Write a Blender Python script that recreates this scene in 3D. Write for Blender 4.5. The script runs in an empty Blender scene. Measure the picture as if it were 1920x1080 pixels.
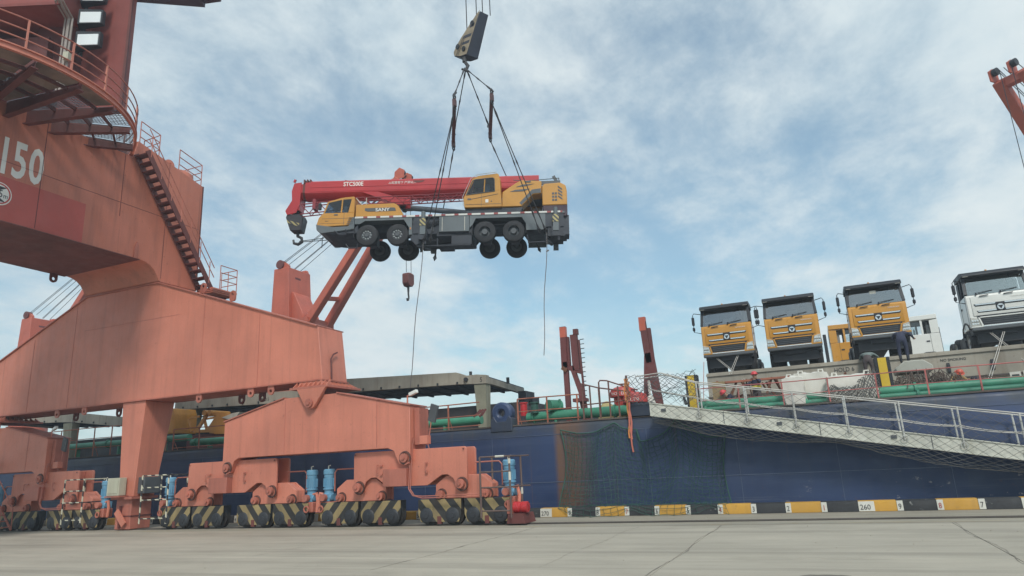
import bpy, bmesh, math, random
from mathutils import Vector, Matrix
R=math.radians; PI=math.pi
random.seed(7)
S=bpy.context.scene; COL=S.collection
# ---------------------------------------------------------------- camera, sky, sun, exposure
def setup_camera():
    f,pitch,roll,h,yaw=1288.53,.254707,-.0484956,1.73223,.40382
    fw=Vector((-math.sin(yaw)*math.cos(pitch),math.cos(yaw)*math.cos(pitch),math.sin(pitch)))
    r=Vector((math.cos(yaw),math.sin(yaw),0)); u=r.cross(fw)
    r2=r*math.cos(roll)+u*math.sin(roll); u2=-r*math.sin(roll)+u*math.cos(roll)
    cd=bpy.data.cameras.new('camera'); cam=bpy.data.objects.new('camera',cd); COL.objects.link(cam)
    m=Matrix((r2,u2,-fw)).transposed().to_4x4(); m.translation=(0,0,h); cam.matrix_world=m
    cd.sensor_width=36; cd.lens=f/1920*36; cd.clip_start=.1; cd.clip_end=5000
    S.camera=cam
setup_camera()
SUN_EL=R(46); SUN_AZ=R(148)     # azimuth measured from +y towards +x: high, behind the camera
def setup_world():
    w=bpy.data.worlds.new('World'); S.world=w; w.use_nodes=True
    nt=w.node_tree; N=nt.nodes; L=nt.links; N.clear()
    out=N.new('ShaderNodeOutputWorld'); bg=N.new('ShaderNodeBackground'); bg.inputs[1].default_value=.1
    sky=N.new('ShaderNodeTexSky'); sky.sky_type='NISHITA'; sky.sun_disc=False
    sky.sun_elevation=SUN_EL; sky.sun_rotation=SUN_AZ; sky.air_density=1.2; sky.dust_density=1.2; sky.ozone_density=1.5
    tc=N.new('ShaderNodeTexCoord'); sep=N.new('ShaderNodeSeparateXYZ'); L.new(tc.outputs['Generated'],sep.inputs[0])
    def mth(op,a,b=None,c=None):
        n=N.new('ShaderNodeMath'); n.operation=op
        for i,v in enumerate((a,b,c)):
            if v is None: continue
            if isinstance(v,(int,float)): n.inputs[i].default_value=v
            else: L.new(v,n.inputs[i])
        return n.outputs[0]
    z=mth('ADD',mth('MAXIMUM',sep.outputs[2],0.0),.22)
    cx=mth('DIVIDE',sep.outputs[0],z); cy=mth('DIVIDE',sep.outputs[1],z)
    cmb=N.new('ShaderNodeCombineXYZ'); L.new(cx,cmb.inputs[0]); L.new(cy,cmb.inputs[1])
    def noise(scale,detail,rough,off,stretch=(1,1,1),rot=0,dist=0.):
        mp=N.new('ShaderNodeMapping'); mp.inputs['Location'].default_value=off; mp.inputs['Scale'].default_value=stretch
        mp.inputs['Rotation'].default_value=(0,0,rot); L.new(cmb.outputs[0],mp.inputs[0])
        n=N.new('ShaderNodeTexNoise'); n.inputs['Scale'].default_value=scale; n.inputs['Detail'].default_value=detail
        n.inputs['Roughness'].default_value=rough; n.inputs['Distortion'].default_value=dist; L.new(mp.outputs[0],n.inputs['Vector']); return n.outputs[0]
    big=noise(1.15,6,.55,(3.3,1.7,0),(1,.9,1),R(25),.2)
    det=noise(3.6,10,.66,(7.1,2.2,0),(1,.75,1),R(20),.2)
    fib=noise(11,8,.68,(2.,9.,0),(1,.6,1),R(20),.2)
    s=mth('ADD',mth('MULTIPLY',big,.54),mth('ADD',mth('MULTIPLY',det,.32),mth('MULTIPLY',fib,.14)))
    rmp=N.new('ShaderNodeMapRange'); rmp.interpolation_type='SMOOTHSTEP'; L.new(s,rmp.inputs[0])
    rmp.inputs[1].default_value=.385; rmp.inputs[2].default_value=.60; rmp.inputs[3].default_value=.28; rmp.inputs[4].default_value=1.0
    # far cloud merges into an even veil towards the horizon
    hz=N.new('ShaderNodeMapRange'); L.new(sep.outputs[2],hz.inputs[0]); hz.inputs[1].default_value=.05; hz.inputs[2].default_value=.34
    hz.inputs[3].default_value=.95; hz.inputs[4].default_value=0.
    cov=mth('MAXIMUM',rmp.outputs[0],mth('MULTIPLY',hz.outputs[0],mth('ADD',mth('MULTIPLY',det,.5),.6)))
    # cloud brightness varies with thickness
    ct=N.new('ShaderNodeMix'); ct.data_type='RGBA'; L.new(mth('MULTIPLY_ADD',det,2.2,-.6),ct.inputs[0])
    ct.inputs[6].default_value=(3.75,4.55,4.95,1); ct.inputs[7].default_value=(4.95,5.42,5.52,1)
    skm=N.new('ShaderNodeMix'); skm.data_type='RGBA'; skm.blend_type='MULTIPLY'; skm.inputs[0].default_value=1
    L.new(sky.outputs[0],skm.inputs[6]); skm.inputs[7].default_value=(.55,.80,.82,1)
    mx=N.new('ShaderNodeMix'); mx.data_type='RGBA'; L.new(cov,mx.inputs[0]); L.new(skm.outputs[2],mx.inputs[6]); L.new(ct.outputs[2],mx.inputs[7])
    L.new(mx.outputs[2],bg.inputs[0]); L.new(bg.outputs[0],out.inputs[0])
setup_world()
def setup_sun():
    ld=bpy.data.lights.new('sun','SUN'); ld.energy=1.5; ld.angle=R(12); ld.color=(1,.955,.88)
    o=bpy.data.objects.new('sun',ld); COL.objects.link(o)
    d=Vector((math.sin(SUN_AZ)*math.cos(SUN_EL),math.cos(SUN_AZ)*math.cos(SUN_EL),math.sin(SUN_EL)))
    o.rotation_euler=d.to_track_quat('Z','Y').to_euler(); o.location=d*200
setup_sun()
S.view_settings.view_transform='Standard'; S.view_settings.look='None'; S.view_settings.exposure=.72; S.view_settings.gamma=1
S.view_settings.use_curve_mapping=False

# ---------------------------------------------------------------- materials
def mat(name,col,rough=.6,var=.12,streak=0.,scol=(.08,.05,.035),spots=0.,pcol=(.16,.06,.03),bump=.0,metal=0.,vscale=.6,stripe=None,runs=0.,spec=.5,fine=.06,bscale=25,sx=2.6,coat=0.):
    m=bpy.data.materials.new(name); m.use_nodes=True; nt=m.node_tree; N=nt.nodes; L=nt.links
    b=N['Principled BSDF']; b.inputs['Roughness'].default_value=rough; b.inputs['Metallic'].default_value=metal
    b.inputs['Specular IOR Level'].default_value=spec; b.inputs['Coat Weight'].default_value=coat
    geo=N.new('ShaderNodeNewGeometry'); pos=geo.outputs['Position']
    def nz(scale,detail=5,ro=.55,stretch=None):
        n=N.new('ShaderNodeTexNoise'); n.inputs['Scale'].default_value=scale; n.inputs['Detail'].default_value=detail; n.inputs['Roughness'].default_value=ro
        if stretch:
            mp=N.new('ShaderNodeMapping'); mp.inputs['Scale'].default_value=stretch; L.new(pos,mp.inputs[0]); L.new(mp.outputs[0],n.inputs['Vector'])
        else: L.new(pos,n.inputs['Vector'])
        return n.outputs[0]
    def rng(src,a,b_,c,d):
        r=N.new('ShaderNodeMapRange'); L.new(src,r.inputs[0]); r.inputs[1].default_value=a; r.inputs[2].default_value=b_; r.inputs[3].default_value=c; r.inputs[4].default_value=d; return r.outputs[0]
    def mixc(fac,a,b_,mode='MIX'):
        x=N.new('ShaderNodeMix'); x.data_type='RGBA'; x.blend_type=mode
        if isinstance(fac,(int,float)): x.inputs[0].default_value=fac
        else: L.new(fac,x.inputs[0])
        for i,v in ((6,a),(7,b_)):
            if isinstance(v,tuple): x.inputs[i].default_value=(*v[:3],1)
            else: L.new(v,x.inputs[i])
        return x.outputs[2]
    base=tuple(col)
    if stripe:
        c2,per,ang,axes,*thr=stripe          # diagonal painted bands in the object's own coordinates
        tc=N.new('ShaderNodeTexCoord'); sp=N.new('ShaderNodeSeparateXYZ'); L.new(tc.outputs['Object'],sp.inputs[0])
        a=N.new('ShaderNodeMath'); a.operation='MULTIPLY_ADD'; L.new(sp.outputs[axes[1]],a.inputs[0]); a.inputs[1].default_value=ang; L.new(sp.outputs[axes[0]],a.inputs[2])
        d=N.new('ShaderNodeMath'); d.operation='DIVIDE'; L.new(a.outputs[0],d.inputs[0]); d.inputs[1].default_value=per
        fr=N.new('ShaderNodeMath'); fr.operation='FRACT'; L.new(d.outputs[0],fr.inputs[0])
        gt=N.new('ShaderNodeMath'); gt.operation='GREATER_THAN'; L.new(fr.outputs[0],gt.inputs[0]); gt.inputs[1].default_value=thr[0] if thr else .5
        base=mixc(gt.outputs[0],base,tuple(c2))
    hi=mixc(1.,base,(1+var,1+var*.9,1+var*.85),'MULTIPLY') ; lo=mixc(1.,base,(1-var,1-var*1.05,1-var*1.05),'MULTIPLY')
    c=mixc(rng(nz(vscale,6),.35,.65,0,1),lo,hi)
    if fine: c=mixc(rng(nz(14,4,.7),.3,.7,fine,0),c,(.02,.02,.02))
    if streak:
        c=mixc(rng(nz(1.,6,.6,(sx,sx,.16)),.5,.72,0,streak),c,tuple(scol))
    if runs:
        c=mixc(rng(nz(1.,5,.65,(7.,7.,.22)),.58,.74,0,runs),c,tuple(scol))
        c=mixc(rng(nz(.5,4,.5,(1,1,.5)),.45,.7,0,runs*.5),c,tuple(min(1,v*1.25+.03) for v in col))
    if spots:
        c=mixc(rng(nz(5.,8,.7),.62,.70,0,spots),c,tuple(pcol))
    L.new(c,b.inputs['Base Color'])
    L.new(rng(nz(2.5,5),.3,.7,max(.05,rough-.12),min(1,rough+.12)),b.inputs['Roughness'])
    if bump:
        bp=N.new('ShaderNodeBump'); bp.inputs['Strength'].default_value=bump; bp.inputs['Distance'].default_value=.02
        L.new(nz(bscale,5,.6),bp.inputs['Height']); L.new(bp.outputs[0],b.inputs['Normal'])
    return m
def glass_mat(name,tint=(.72,.78,.79),ior=2.0):
    m=bpy.data.materials.new(name); m.use_nodes=True; nt=m.node_tree; N=nt.nodes; L=nt.links; N.remove(N['Principled BSDF'])
    t=N.new('ShaderNodeBsdfTransparent'); t.inputs[0].default_value=(*tint,1); g=N.new('ShaderNodeBsdfGlossy'); g.inputs['Roughness'].default_value=.04
    fr=N.new('ShaderNodeFresnel'); fr.inputs[0].default_value=ior; mx=N.new('ShaderNodeMixShader')
    L.new(fr.outputs[0],mx.inputs[0]); L.new(t.outputs[0],mx.inputs[1]); L.new(g.outputs[0],mx.inputs[2]); L.new(mx.outputs[0],N['Material Output'].inputs[0]); return m
MT={}
SAL=(.59,.205,.138)
MT['salmon']=mat('salmon_paint',SAL,.5,.13,.22,(.17,.055,.04),.4,(.14,.045,.03),.10,vscale=.35,bscale=1.6,runs=.30)
MT['salmon_girder']=mat('salmon_paint_girder',(.54,.18,.115),.52,.14,.42,(.13,.05,.035),.35,(.12,.04,.03),.09,vscale=.3,bscale=1.6,sx=1.6,runs=.4)
MT['salmon_dirty']=mat('salmon_paint_weathered',(.46,.155,.11),.55,.16,.38,(.10,.04,.03),.4,(.12,.04,.03),.06,vscale=.5,bscale=6)
MT['fresh_red']=mat('repaint_red',(.45,.085,.065),.5,.08,.3,(.36,.11,.085),.1,bump=.04,vscale=.8)
MT['house_red']=mat('house_red',(.24,.055,.045),.6,.15,.2,(.07,.03,.03),.3,(.08,.03,.02),.05)
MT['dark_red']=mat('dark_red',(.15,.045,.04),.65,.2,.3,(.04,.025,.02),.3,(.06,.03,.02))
MT['ship_orange']=mat('ship_crane_paint',(.53,.125,.075),.5,.1,.2,(.2,.05,.03),.2,(.1,.04,.02),.04)
MT['rust_red']=mat('rust_red',(.15,.045,.045),.75,.2,.3,(.08,.035,.03),.5,(.1,.04,.02),.15)
MT['rail_rust']=mat('rail_rust',(.36,.13,.08),.75,.25,.3,(.14,.06,.04),.6,(.12,.05,.03),vscale=2)
MT['rail_pink']=mat('rail_pink',(.42,.13,.12),.7,.2,.3,(.15,.05,.04),.5,(.12,.05,.03),vscale=2)
MT['dark']=mat('dark_steel',(.028,.031,.038),.6,.25,.2,(.06,.05,.045),.2,(.05,.035,.03))
MT['black']=mat('black_plastic',(.018,.02,.026),.55,.15,fine=.0)
MT['rubber']=mat('tyre_rubber',(.030,.031,.035),.85,.2,.0,bump=.1)
MT['wheelsteel']=mat('wheel_steel',(.035,.032,.03),.6,.3,.2,(.1,.05,.03),.4,(.1,.05,.03))
MT['green']=mat('green_pipe',(.05,.24,.15),.5,.22,.3,(.06,.10,.07),.5,(.12,.07,.04),vscale=1.2)
MT['cover']=mat('hatch_grey',(.34,.31,.255),.8,.16,.6,(.15,.11,.075),.5,(.16,.08,.045),.08,vscale=.7,sx=1.8,runs=.55)
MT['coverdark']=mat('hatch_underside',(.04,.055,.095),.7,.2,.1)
MT['coaming_dark']=mat('coaming_dark',(.04,.04,.045),.7,.2,.4,(.10,.06,.04),.3)
MT['yellow']=mat('truck_yellow',(.58,.27,.03),.35,.05,.0,fine=.02,coat=.4)
MT['crane_yellow']=mat('crane_yellow',(.55,.265,.04),.45,.07,.14,(.25,.15,.06),.15,fine=.05,coat=.08)
MT['white']=mat('truck_white',(.74,.74,.70),.35,.04,.08,(.45,.42,.36),fine=.02,coat=.4)
MT['whiteprint']=mat('white_print',(.75,.74,.70),.6,.06,fine=.03)
MT['offwhite']=mat('off_white',(.62,.60,.52),.6,.1,.25,(.3,.25,.18))
MT['boomred']=mat('boom_red',(.47,.03,.035),.42,.08,.1,(.2,.03,.03),.1,fine=.05,coat=.08)
MT['cgrey']=mat('carrier_grey',(.125,.147,.16),.5,.1,.15,(.1,.1,.1),fine=.04)
MT['dgrey']=mat('dark_grey',(.09,.10,.11),.55,.15,.1)
MT['steel']=mat('steel',(.36,.37,.37),.42,.12,.15,(.16,.14,.12),metal=.6)
MT['galv']=mat('galvanised',(.50,.51,.49),.55,.14,.3,(.3,.24,.18),.3,(.3,.18,.1))
MT['chrome']=mat('chrome',(.72,.73,.74),.22,.03,fine=0,metal=.85)
MT['lamp']=mat('lamp_glass',(.55,.55,.5),.15,.25,fine=.25,vscale=9,coat=.5)
MT['blue']=mat('motor_blue',(.14,.33,.49),.45,.1,.2,(.1,.16,.2),.3,(.12,.1,.08))
MT['rope']=mat('wire_rope',(.045,.045,.05),.7,.2)
MT['thinrope']=mat('tag_rope',(.16,.15,.15),.8,.2)
MT['orange_rope']=mat('orange_rope',(.62,.24,.07),.8,.15)
MT['net_green']=mat('net_green',(.035,.10,.075),.85,.3)
MT['net_grey']=mat('net_grey',(.12,.12,.115),.85,.3)
MT['net_brown']=mat('net_brown',(.12,.09,.075),.9,.3)
MT['bag']=mat('bag_white',(.66,.64,.58),.8,.08,.2,(.4,.36,.3),bump=.2,bscale=60)
MT['yellowpost']=mat('post_yellow',(.62,.42,.03),.6,.1,.0,(0,0,0),.9,(.06,.05,.03))
MT['kyellow']=mat('kerb_yellow',(.50,.27,.04),.75,.12,.25,(.22,.14,.06),.5,(.12,.1,.07),.2)
MT['kblack']=mat('kerb_black',(.026,.027,.03),.75,.2,.1,(.1,.1,.09),.75,(.33,.33,.31),.2)
MT['plate']=mat('number_plate',(.62,.61,.55),.7,.08,.2,(.35,.3,.22),.3,(.3,.25,.2))
MT['rednum']=mat('red_number',(.42,.06,.05),.7,.2)
MT['blacknum']=mat('black_number',(.04,.04,.045),.7,.2)
MT['orangeyellow']=mat('grab_yellow',(.62,.27,.035),.5,.12,.25,(.25,.1,.03),.4,(.15,.07,.03))
MT['redgloss']=mat('red_gloss',(.50,.03,.035),.3,.08,.1,fine=.02)
MT['domered']=mat('dome_red',(.48,.06,.05),.5,.12,.2,(.25,.05,.04),.3)
MT['cream']=mat('cabinet_cream',(.50,.49,.38),.55,.08,.35,(.2,.16,.1),.3)
MT['stripeR']=mat('hazard_stripe',(.31,.24,.115),.75,.25,.5,(.06,.045,.035),.8,(.04,.035,.03),stripe=((.03,.03,.03),.60,-.85,(0,2)))
MT['stripeL']=mat('hazard_stripe_left',(.31,.24,.115),.75,.25,.5,(.06,.045,.035),.8,(.04,.035,.03),stripe=((.03,.03,.03),.62,.85,(0,2)))
MT['stripeH']=mat('hook_stripe',(.42,.34,.18),.65,.15,.2,(.1,.08,.06),.4,(.05,.04,.04),stripe=((.045,.045,.06),.52,.5,(2,0)))
MT['stripeP']=mat('pipe_stripe',(.60,.58,.45),.6,.1,.2,(.2,.15,.1),.3,stripe=((.03,.03,.035),.42,1.,(0,2)))
MT['redwhite']=mat('reflective_tape',(.66,.66,.62),.4,.05,stripe=((.30,.06,.06),.62,0,(0,2),.68))
MT['skin']=mat('skin',(.42,.24,.16),.6,.05,fine=0)
MT['navy']=mat('navy_cloth',(.03,.035,.065),.85,.2)
MT['greycloth']=mat('grey_cloth',(.16,.20,.19),.85,.15)
MT['browncloth']=mat('brown_cloth',(.075,.06,.06),.85,.2)
MT['khaki']=mat('khaki_cloth',(.30,.20,.09),.85,.2)
MT['helmet_red']=mat('helmet_red',(.60,.06,.07),.4,.05,fine=0)
MT['helmet_white']=mat('helmet_white',(.66,.58,.45),.4,.05,fine=0)
MT['hivis']=mat('hivis_yellow',(.6,.48,.05),.7,.1,fine=0)
MT['lug']=MT['salmon_dirty']
MT['glass']=glass_mat('cab_glass'); MT['glass_screen']=glass_mat('windscreen_glass',ior=4.0); MT['glass_dark']=glass_mat('crane_glass',(.26,.33,.42),1.65)
MT['interior']=mat('cab_interior',(.30,.31,.30),.8,.1)
MT['rust']=mat('rust',(.16,.07,.04),.9,.3,.3,(.07,.035,.025))

# ---------------------------------------------------------------- mesh helpers
JOINED={'wheel_nut','cooling_fin','rubber_curtain','lashing_gear_rack','block_slot','coaming_bracket','lamp_lens','nose_and_ears','eyes_and_mouth','bolt','cleat','warning_stripe','body_marking','door_line','notice_print','grille_slat','cab_interior','pipe_flange','wiper','door_trim','rim','step_tread'}
class MB:
    def __init__(s): s.v=[]; s.f=[]; s.pc=[]
    def add(s,vs,fs):
        o=len(s.v); s.pc.append((o,len(s.f))); s.v+= [tuple(map(float,p)) for p in vs]; s.f+=[tuple(i+o for i in f) for f in fs]; return s
    def box(s,x0,x1,y0,y1,z0,z1):
        return s.add([(x0,y0,z0),(x1,y0,z0),(x1,y1,z0),(x0,y1,z0),(x0,y0,z1),(x1,y0,z1),(x1,y1,z1),(x0,y1,z1)],
            [(0,3,2,1),(4,5,6,7),(0,1,5,4),(1,2,6,5),(2,3,7,6),(3,0,4,7)])
    def hexa(s,p): # 8 points, bottom ring then top ring
        return s.add(p,[(0,3,2,1),(4,5,6,7),(0,1,5,4),(1,2,6,5),(2,3,7,6),(3,0,4,7)])
    def beam(s,p,q,w,h,up=(0,0,1)):
        p=Vector(p);q=Vector(q);d=(q-p).normalized();u=Vector(up)
        if abs(d.dot(u))>.98: u=Vector((0,1,0)) if abs(d.y)<.9 else Vector((1,0,0))
        a=d.cross(u).normalized()*(w/2); b=a.cross(d).normalized()*(h/2)
        return s.hexa([p-a-b,p+a-b,q+a-b,q-a-b,p-a+b,p+a+b,q+a+b,q-a+b])
    def prism(s,poly,ax,a0,a1):
        def P(u,v,w): return {'x':(w,u,v),'y':(u,w,v),'z':(u,v,w)}[ax]
        n=len(poly); ar=sum(poly[i][0]*poly[(i+1)%n][1]-poly[(i+1)%n][0]*poly[i][1] for i in range(n))
        if (ar<0)!=(ax=='y'): poly=poly[::-1]
        vs=[P(u,v,a0) for u,v in poly]+[P(u,v,a1) for u,v in poly]
        return s.add(vs,[tuple(range(n-1,-1,-1)),tuple(range(n,2*n))]+[(i,(i+1)%n,(i+1)%n+n,i+n) for i in range(n)])
    def tube(s,pts,r,n=6,cap=True):
        P=[Vector(p) for p in pts]; m=len(P); rings=[]; t0=(P[1]-P[0]).normalized()
        ref=Vector((0,0,1)) if abs(t0.z)<.9 else Vector((1,0,0)); a=t0.cross(ref).normalized()
        vs=[]
        for i in range(m):
            t=(P[min(i+1,m-1)]-P[max(i-1,0)]).normalized(); a=(a-t*a.dot(t)).normalized(); b=t.cross(a)
            rr=r[i] if isinstance(r,(list,tuple)) else r
            vs+=[P[i]+(a*math.cos(2*PI*k/n)+b*math.sin(2*PI*k/n))*rr for k in range(n)]
        fs=[(i*n+k,i*n+(k+1)%n,(i+1)*n+(k+1)%n,(i+1)*n+k) for i in range(m-1) for k in range(n)]
        if cap: fs+=[tuple(range(n-1,-1,-1)),tuple(range((m-1)*n,m*n))]
        return s.add(vs,fs)
    def cyl(s,p,q,r,n=14,r2=None):
        return s.tube([p,q],[r,r if r2 is None else r2],n)
    def lathe(s,prof,c,ax='z',n=20):
        vs=[];m=len(prof)
        for k in range(n):
            a=2*PI*k/n;ca,sa=math.cos(a),math.sin(a)
            for r,h in prof:
                p={'z':(r*ca,r*sa,h),'y':(r*sa,h,r*ca),'x':(h,r*ca,r*sa)}[ax]
                vs.append((c[0]+p[0],c[1]+p[1],c[2]+p[2]))
        fs=[(k*m+i,((k+1)%n)*m+i,((k+1)%n)*m+i+1,k*m+i+1) for k in range(n) for i in range(m-1)]
        return s.add(vs,fs)
    def grid(s,fn,nu,nv):
        vs=[fn(i/nu,j/nv) for j in range(nv+1) for i in range(nu+1)]; w=nu+1
        return s.add(vs,[(j*w+i,j*w+i+1,(j+1)*w+i+1,(j+1)*w+i) for j in range(nv) for i in range(nu)])
    def ring(s,c,r,t,n=14,ax='y'):
        pts=[]
        for k in range(n+1):
            a=2*PI*k/n; u,v=r*math.cos(a),r*math.sin(a)
            p={'y':(u,0,v),'z':(u,v,0),'x':(0,u,v)}[ax]; pts.append((c[0]+p[0],c[1]+p[1],c[2]+p[2]))
        return s.tube(pts,t,5,False)
    def clusters(s,tol=.012):
        # pieces that touch belong together; the rest become objects of their own
        n=len(s.pc)
        if n<2: return [s]
        bb=[]
        for i,(v0,f0) in enumerate(s.pc):
            v1=s.pc[i+1][0] if i+1<n else len(s.v); P=s.v[v0:v1]
            bb.append(([min(p[k] for p in P)-tol for k in range(3)],[max(p[k] for p in P)+tol for k in range(3)]) if P else None)
        par=list(range(n))
        def root(i):
            while par[i]!=i: i=par[i]
            return i
        for i in range(n):
            for j in range(i):
                if bb[i] and bb[j] and all(bb[i][0][k]<=bb[j][1][k] and bb[j][0][k]<=bb[i][1][k] for k in range(3)): par[root(i)]=root(j)
        gr={}
        for i in range(n):
            if bb[i]: gr.setdefault(root(i),[]).append(i)
        if len(gr)<2: return [s]
        out=[]
        for g in gr.values():
            m=MB()
            for i in g:
                v0,f0=s.pc[i]; v1,f1=s.pc[i+1] if i+1<n else (len(s.v),len(s.f))
                m.add(s.v[v0:v1],[tuple(k-v0 for k in f) for f in s.f[f0:f1]])
            out.append(m)
        return sorted(out,key=lambda m:-len(m.v))
    def build(s,name,m,parent=None,bevel=0,smooth=True,origin=None):
        cl=s.clusters() if parent is not None else [s]
        if len(cl)>1:
            if name in JOINED or len(cl)>60: return tag(s.build1(name,m,parent,bevel,smooth,origin),kind='stuff')
            os_=[c.build1(name,m,parent,bevel,smooth,origin) for c in cl]; return os_[0]
        return s.build1(name,m,parent,bevel,smooth,origin)
    def build1(s,name,m,parent=None,bevel=0,smooth=True,origin=None):
        me=bpy.data.meshes.new(name)
        v=s.v if origin is None else [(p[0]-origin[0],p[1]-origin[1],p[2]-origin[2]) for p in s.v]
        me.from_pydata(v,[],s.f)
        bm=bmesh.new(); bm.from_mesh(me); bmesh.ops.recalc_face_normals(bm,faces=bm.faces)
        if bevel:
            es=[e for e in bm.edges if len(e.link_faces)==2 and e.calc_face_angle(0)>.35]
            bmesh.ops.bevel(bm,geom=es,offset=bevel,segments=1,affect='EDGES',clamp_overlap=True)
        bm.to_mesh(me); bm.free()
        if smooth:
            me.polygons.foreach_set('use_smooth',[True]*len(me.polygons)); me.set_sharp_from_angle(angle=R(32))
        me.materials.append(MT[m] if isinstance(m,str) else m)
        o=bpy.data.objects.new(name,me); COL.objects.link(o)
        if origin is not None: o.location=origin
        attach(o,parent)
        return o
WORLD=set()      # things whose parts are modelled in world coordinates
def attach(o,parent):
    if not parent: return
    o.parent=parent; q=parent; off=Vector((0,0,0))
    while q: off+=q.location; top=q; q=q.parent
    if top.name in WORLD: o.location-=off
def wthing(name,label,cat,loc,group=None):
    o=thing(name,label,cat,loc,0,group); WORLD.add(o.name); return o
def tag(o,label=None,cat=None,group=None,kind=None):
    if label:o['label']=label
    if cat:o['category']=cat
    if group:o['group']=group
    if kind:o['kind']=kind
    return o
def thing(name,label,cat,loc=(0,0,0),rz=0,group=None):
    o=bpy.data.objects.new(name,None); COL.objects.link(o); o.location=loc; o.rotation_euler=(0,0,rz); o.empty_display_size=.3
    return tag(o,label,cat,group)
KIDS={}
def kids(o): return [c for c in bpy.data.objects if c.parent is o]
def copy_tree(o,parent=None,loc=None,rz=None):
    c=o.copy(); COL.objects.link(c)
    if parent: c.parent=parent
    if loc is not None: c.location=loc
    if rz is not None: c.rotation_euler=(0,0,rz)
    for ch in kids(o): copy_tree(ch,c)
    return c
def text(name,s,size,origin,xd,yd,m,parent=None,sx=1.,ext=.004,bold=0.,align='LEFT'):
    cu=bpy.data.curves.new(name,'FONT'); cu.body=s; cu.size=size; cu.extrude=ext; cu.offset=bold; cu.align_x=align; cu.resolution_u=3
    t=bpy.data.objects.new(name,cu); COL.objects.link(t); bpy.context.view_layer.update()
    me=bpy.data.meshes.new_from_object(t.evaluated_get(bpy.context.evaluated_depsgraph_get())); me.name=name
    bpy.data.objects.remove(t); bpy.data.curves.remove(cu)
    X=Vector(xd).normalized();Y=Vector(yd).normalized();Z=X.cross(Y); M=Matrix((X*sx,Y,Z)).transposed().to_4x4(); M.translation=Vector(origin)
    me.transform(M); me.materials.clear(); me.materials.append(MT[m]); o=bpy.data.objects.new(name,me); COL.objects.link(o)
    attach(o,parent)
    return o
def arc(cx,cy,r,a0,a1,n): return [(cx+r*math.cos(R(a0+(a1-a0)*i/n)),cy+r*math.sin(R(a0+(a1-a0)*i/n))) for i in range(n+1)]
# ---------------------------------------------------------------- the setting: quay, rail, kerb, water
def build_quay():
    q=MB().box(-900,900,-900,24.0,-.9,-.03); q.add([],[])
    g=tag(q.build('quay_ground','concrete_joint'),kind='structure')
    MT_=MT['concrete']
    xs=[-2.75+5.25*i for i in range(-14,9)]; ys=[19.6-6.2*i for i in range(0,7)][::-1]
    first={}
    for i in range(len(xs)-1):
        for j in range(len(ys)-1):
            x0,x1,y0,y1=xs[i],xs[i+1],ys[j],ys[j+1]
            key='slab'
            if key not in first:
                m=MB().box(.006,5.244,.006,6.194,-.2,0)
                o=m.build('concrete_slab','concrete',g,bevel=.006); first[key]=o.data
            else:
                o=bpy.data.objects.new('concrete_slab',first[key]); COL.objects.link(o); o.parent=g
            o.location=(x0,y0,0)
    # strip that carries the crane rail, and the coping under the kerb
    MB().box(-120,60,19.602,20.66,-.2,-.002).build('rail_strip','concrete_dirty',g)
    MB().box(-120,60,20.94,24.0,-.2,-.002).build('coping_strip','concrete_dirty',g)
    MB().box(-120,60,20.66,20.94,-.2,-.045).build('rail_trough','trough',g)
    rl=MB()
    rl.prism([(20.735,-.04),(20.865,-.04),(20.81,-.01),(20.835,.0),(20.835,.035),(20.765,.035),(20.765,.0),(20.79,-.01)],'x',-120,60)
    rl.build('crane_rail','railsteel',g)
    MB().box(-60,40,19.86,19.98,-.001,.0035).build('painted_line','wornline',g)
    rnd=random.Random(31)
    for (x,y0,y1,w) in ((-4.92,12,19.5,.012),(-2.75,11,19.58,.022),(2.5,11,19.58,.02),(-8.0,11.5,19.58,.018),(-12.6,13,19.3,.012),(4.9,13.5,18,.01)):
        n=34; c=MB(); L=[];Rr=[]
        for i in range(n+1):
            y=y0+(y1-y0)*i/n; xx=x+rnd.uniform(-.02,.02)+.05*math.sin(i*.35+x); ww=w*.45*rnd.uniform(.3,1.5)*(2.4 if rnd.random()<.1 else 1)
            L.append((xx-ww,y,.003)); Rr.append((xx+ww,y,.003))
        c.add(L+Rr,[(i,n+1+i,n+2+i,i+1) for i in range(n)]); c.build('crack','crackdark',g)
    random.seed(3)
    pts=[(-.2+.36*math.cos(a)*random.uniform(.75,1.15),11.52+.14*math.sin(a)*random.uniform(.7,1.2)) for a in [2*PI*k/22 for k in range(22)]]
    MB().prism(pts,'z',.0005,.004).build('tar_patch','tar',g)
    return g
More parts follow.
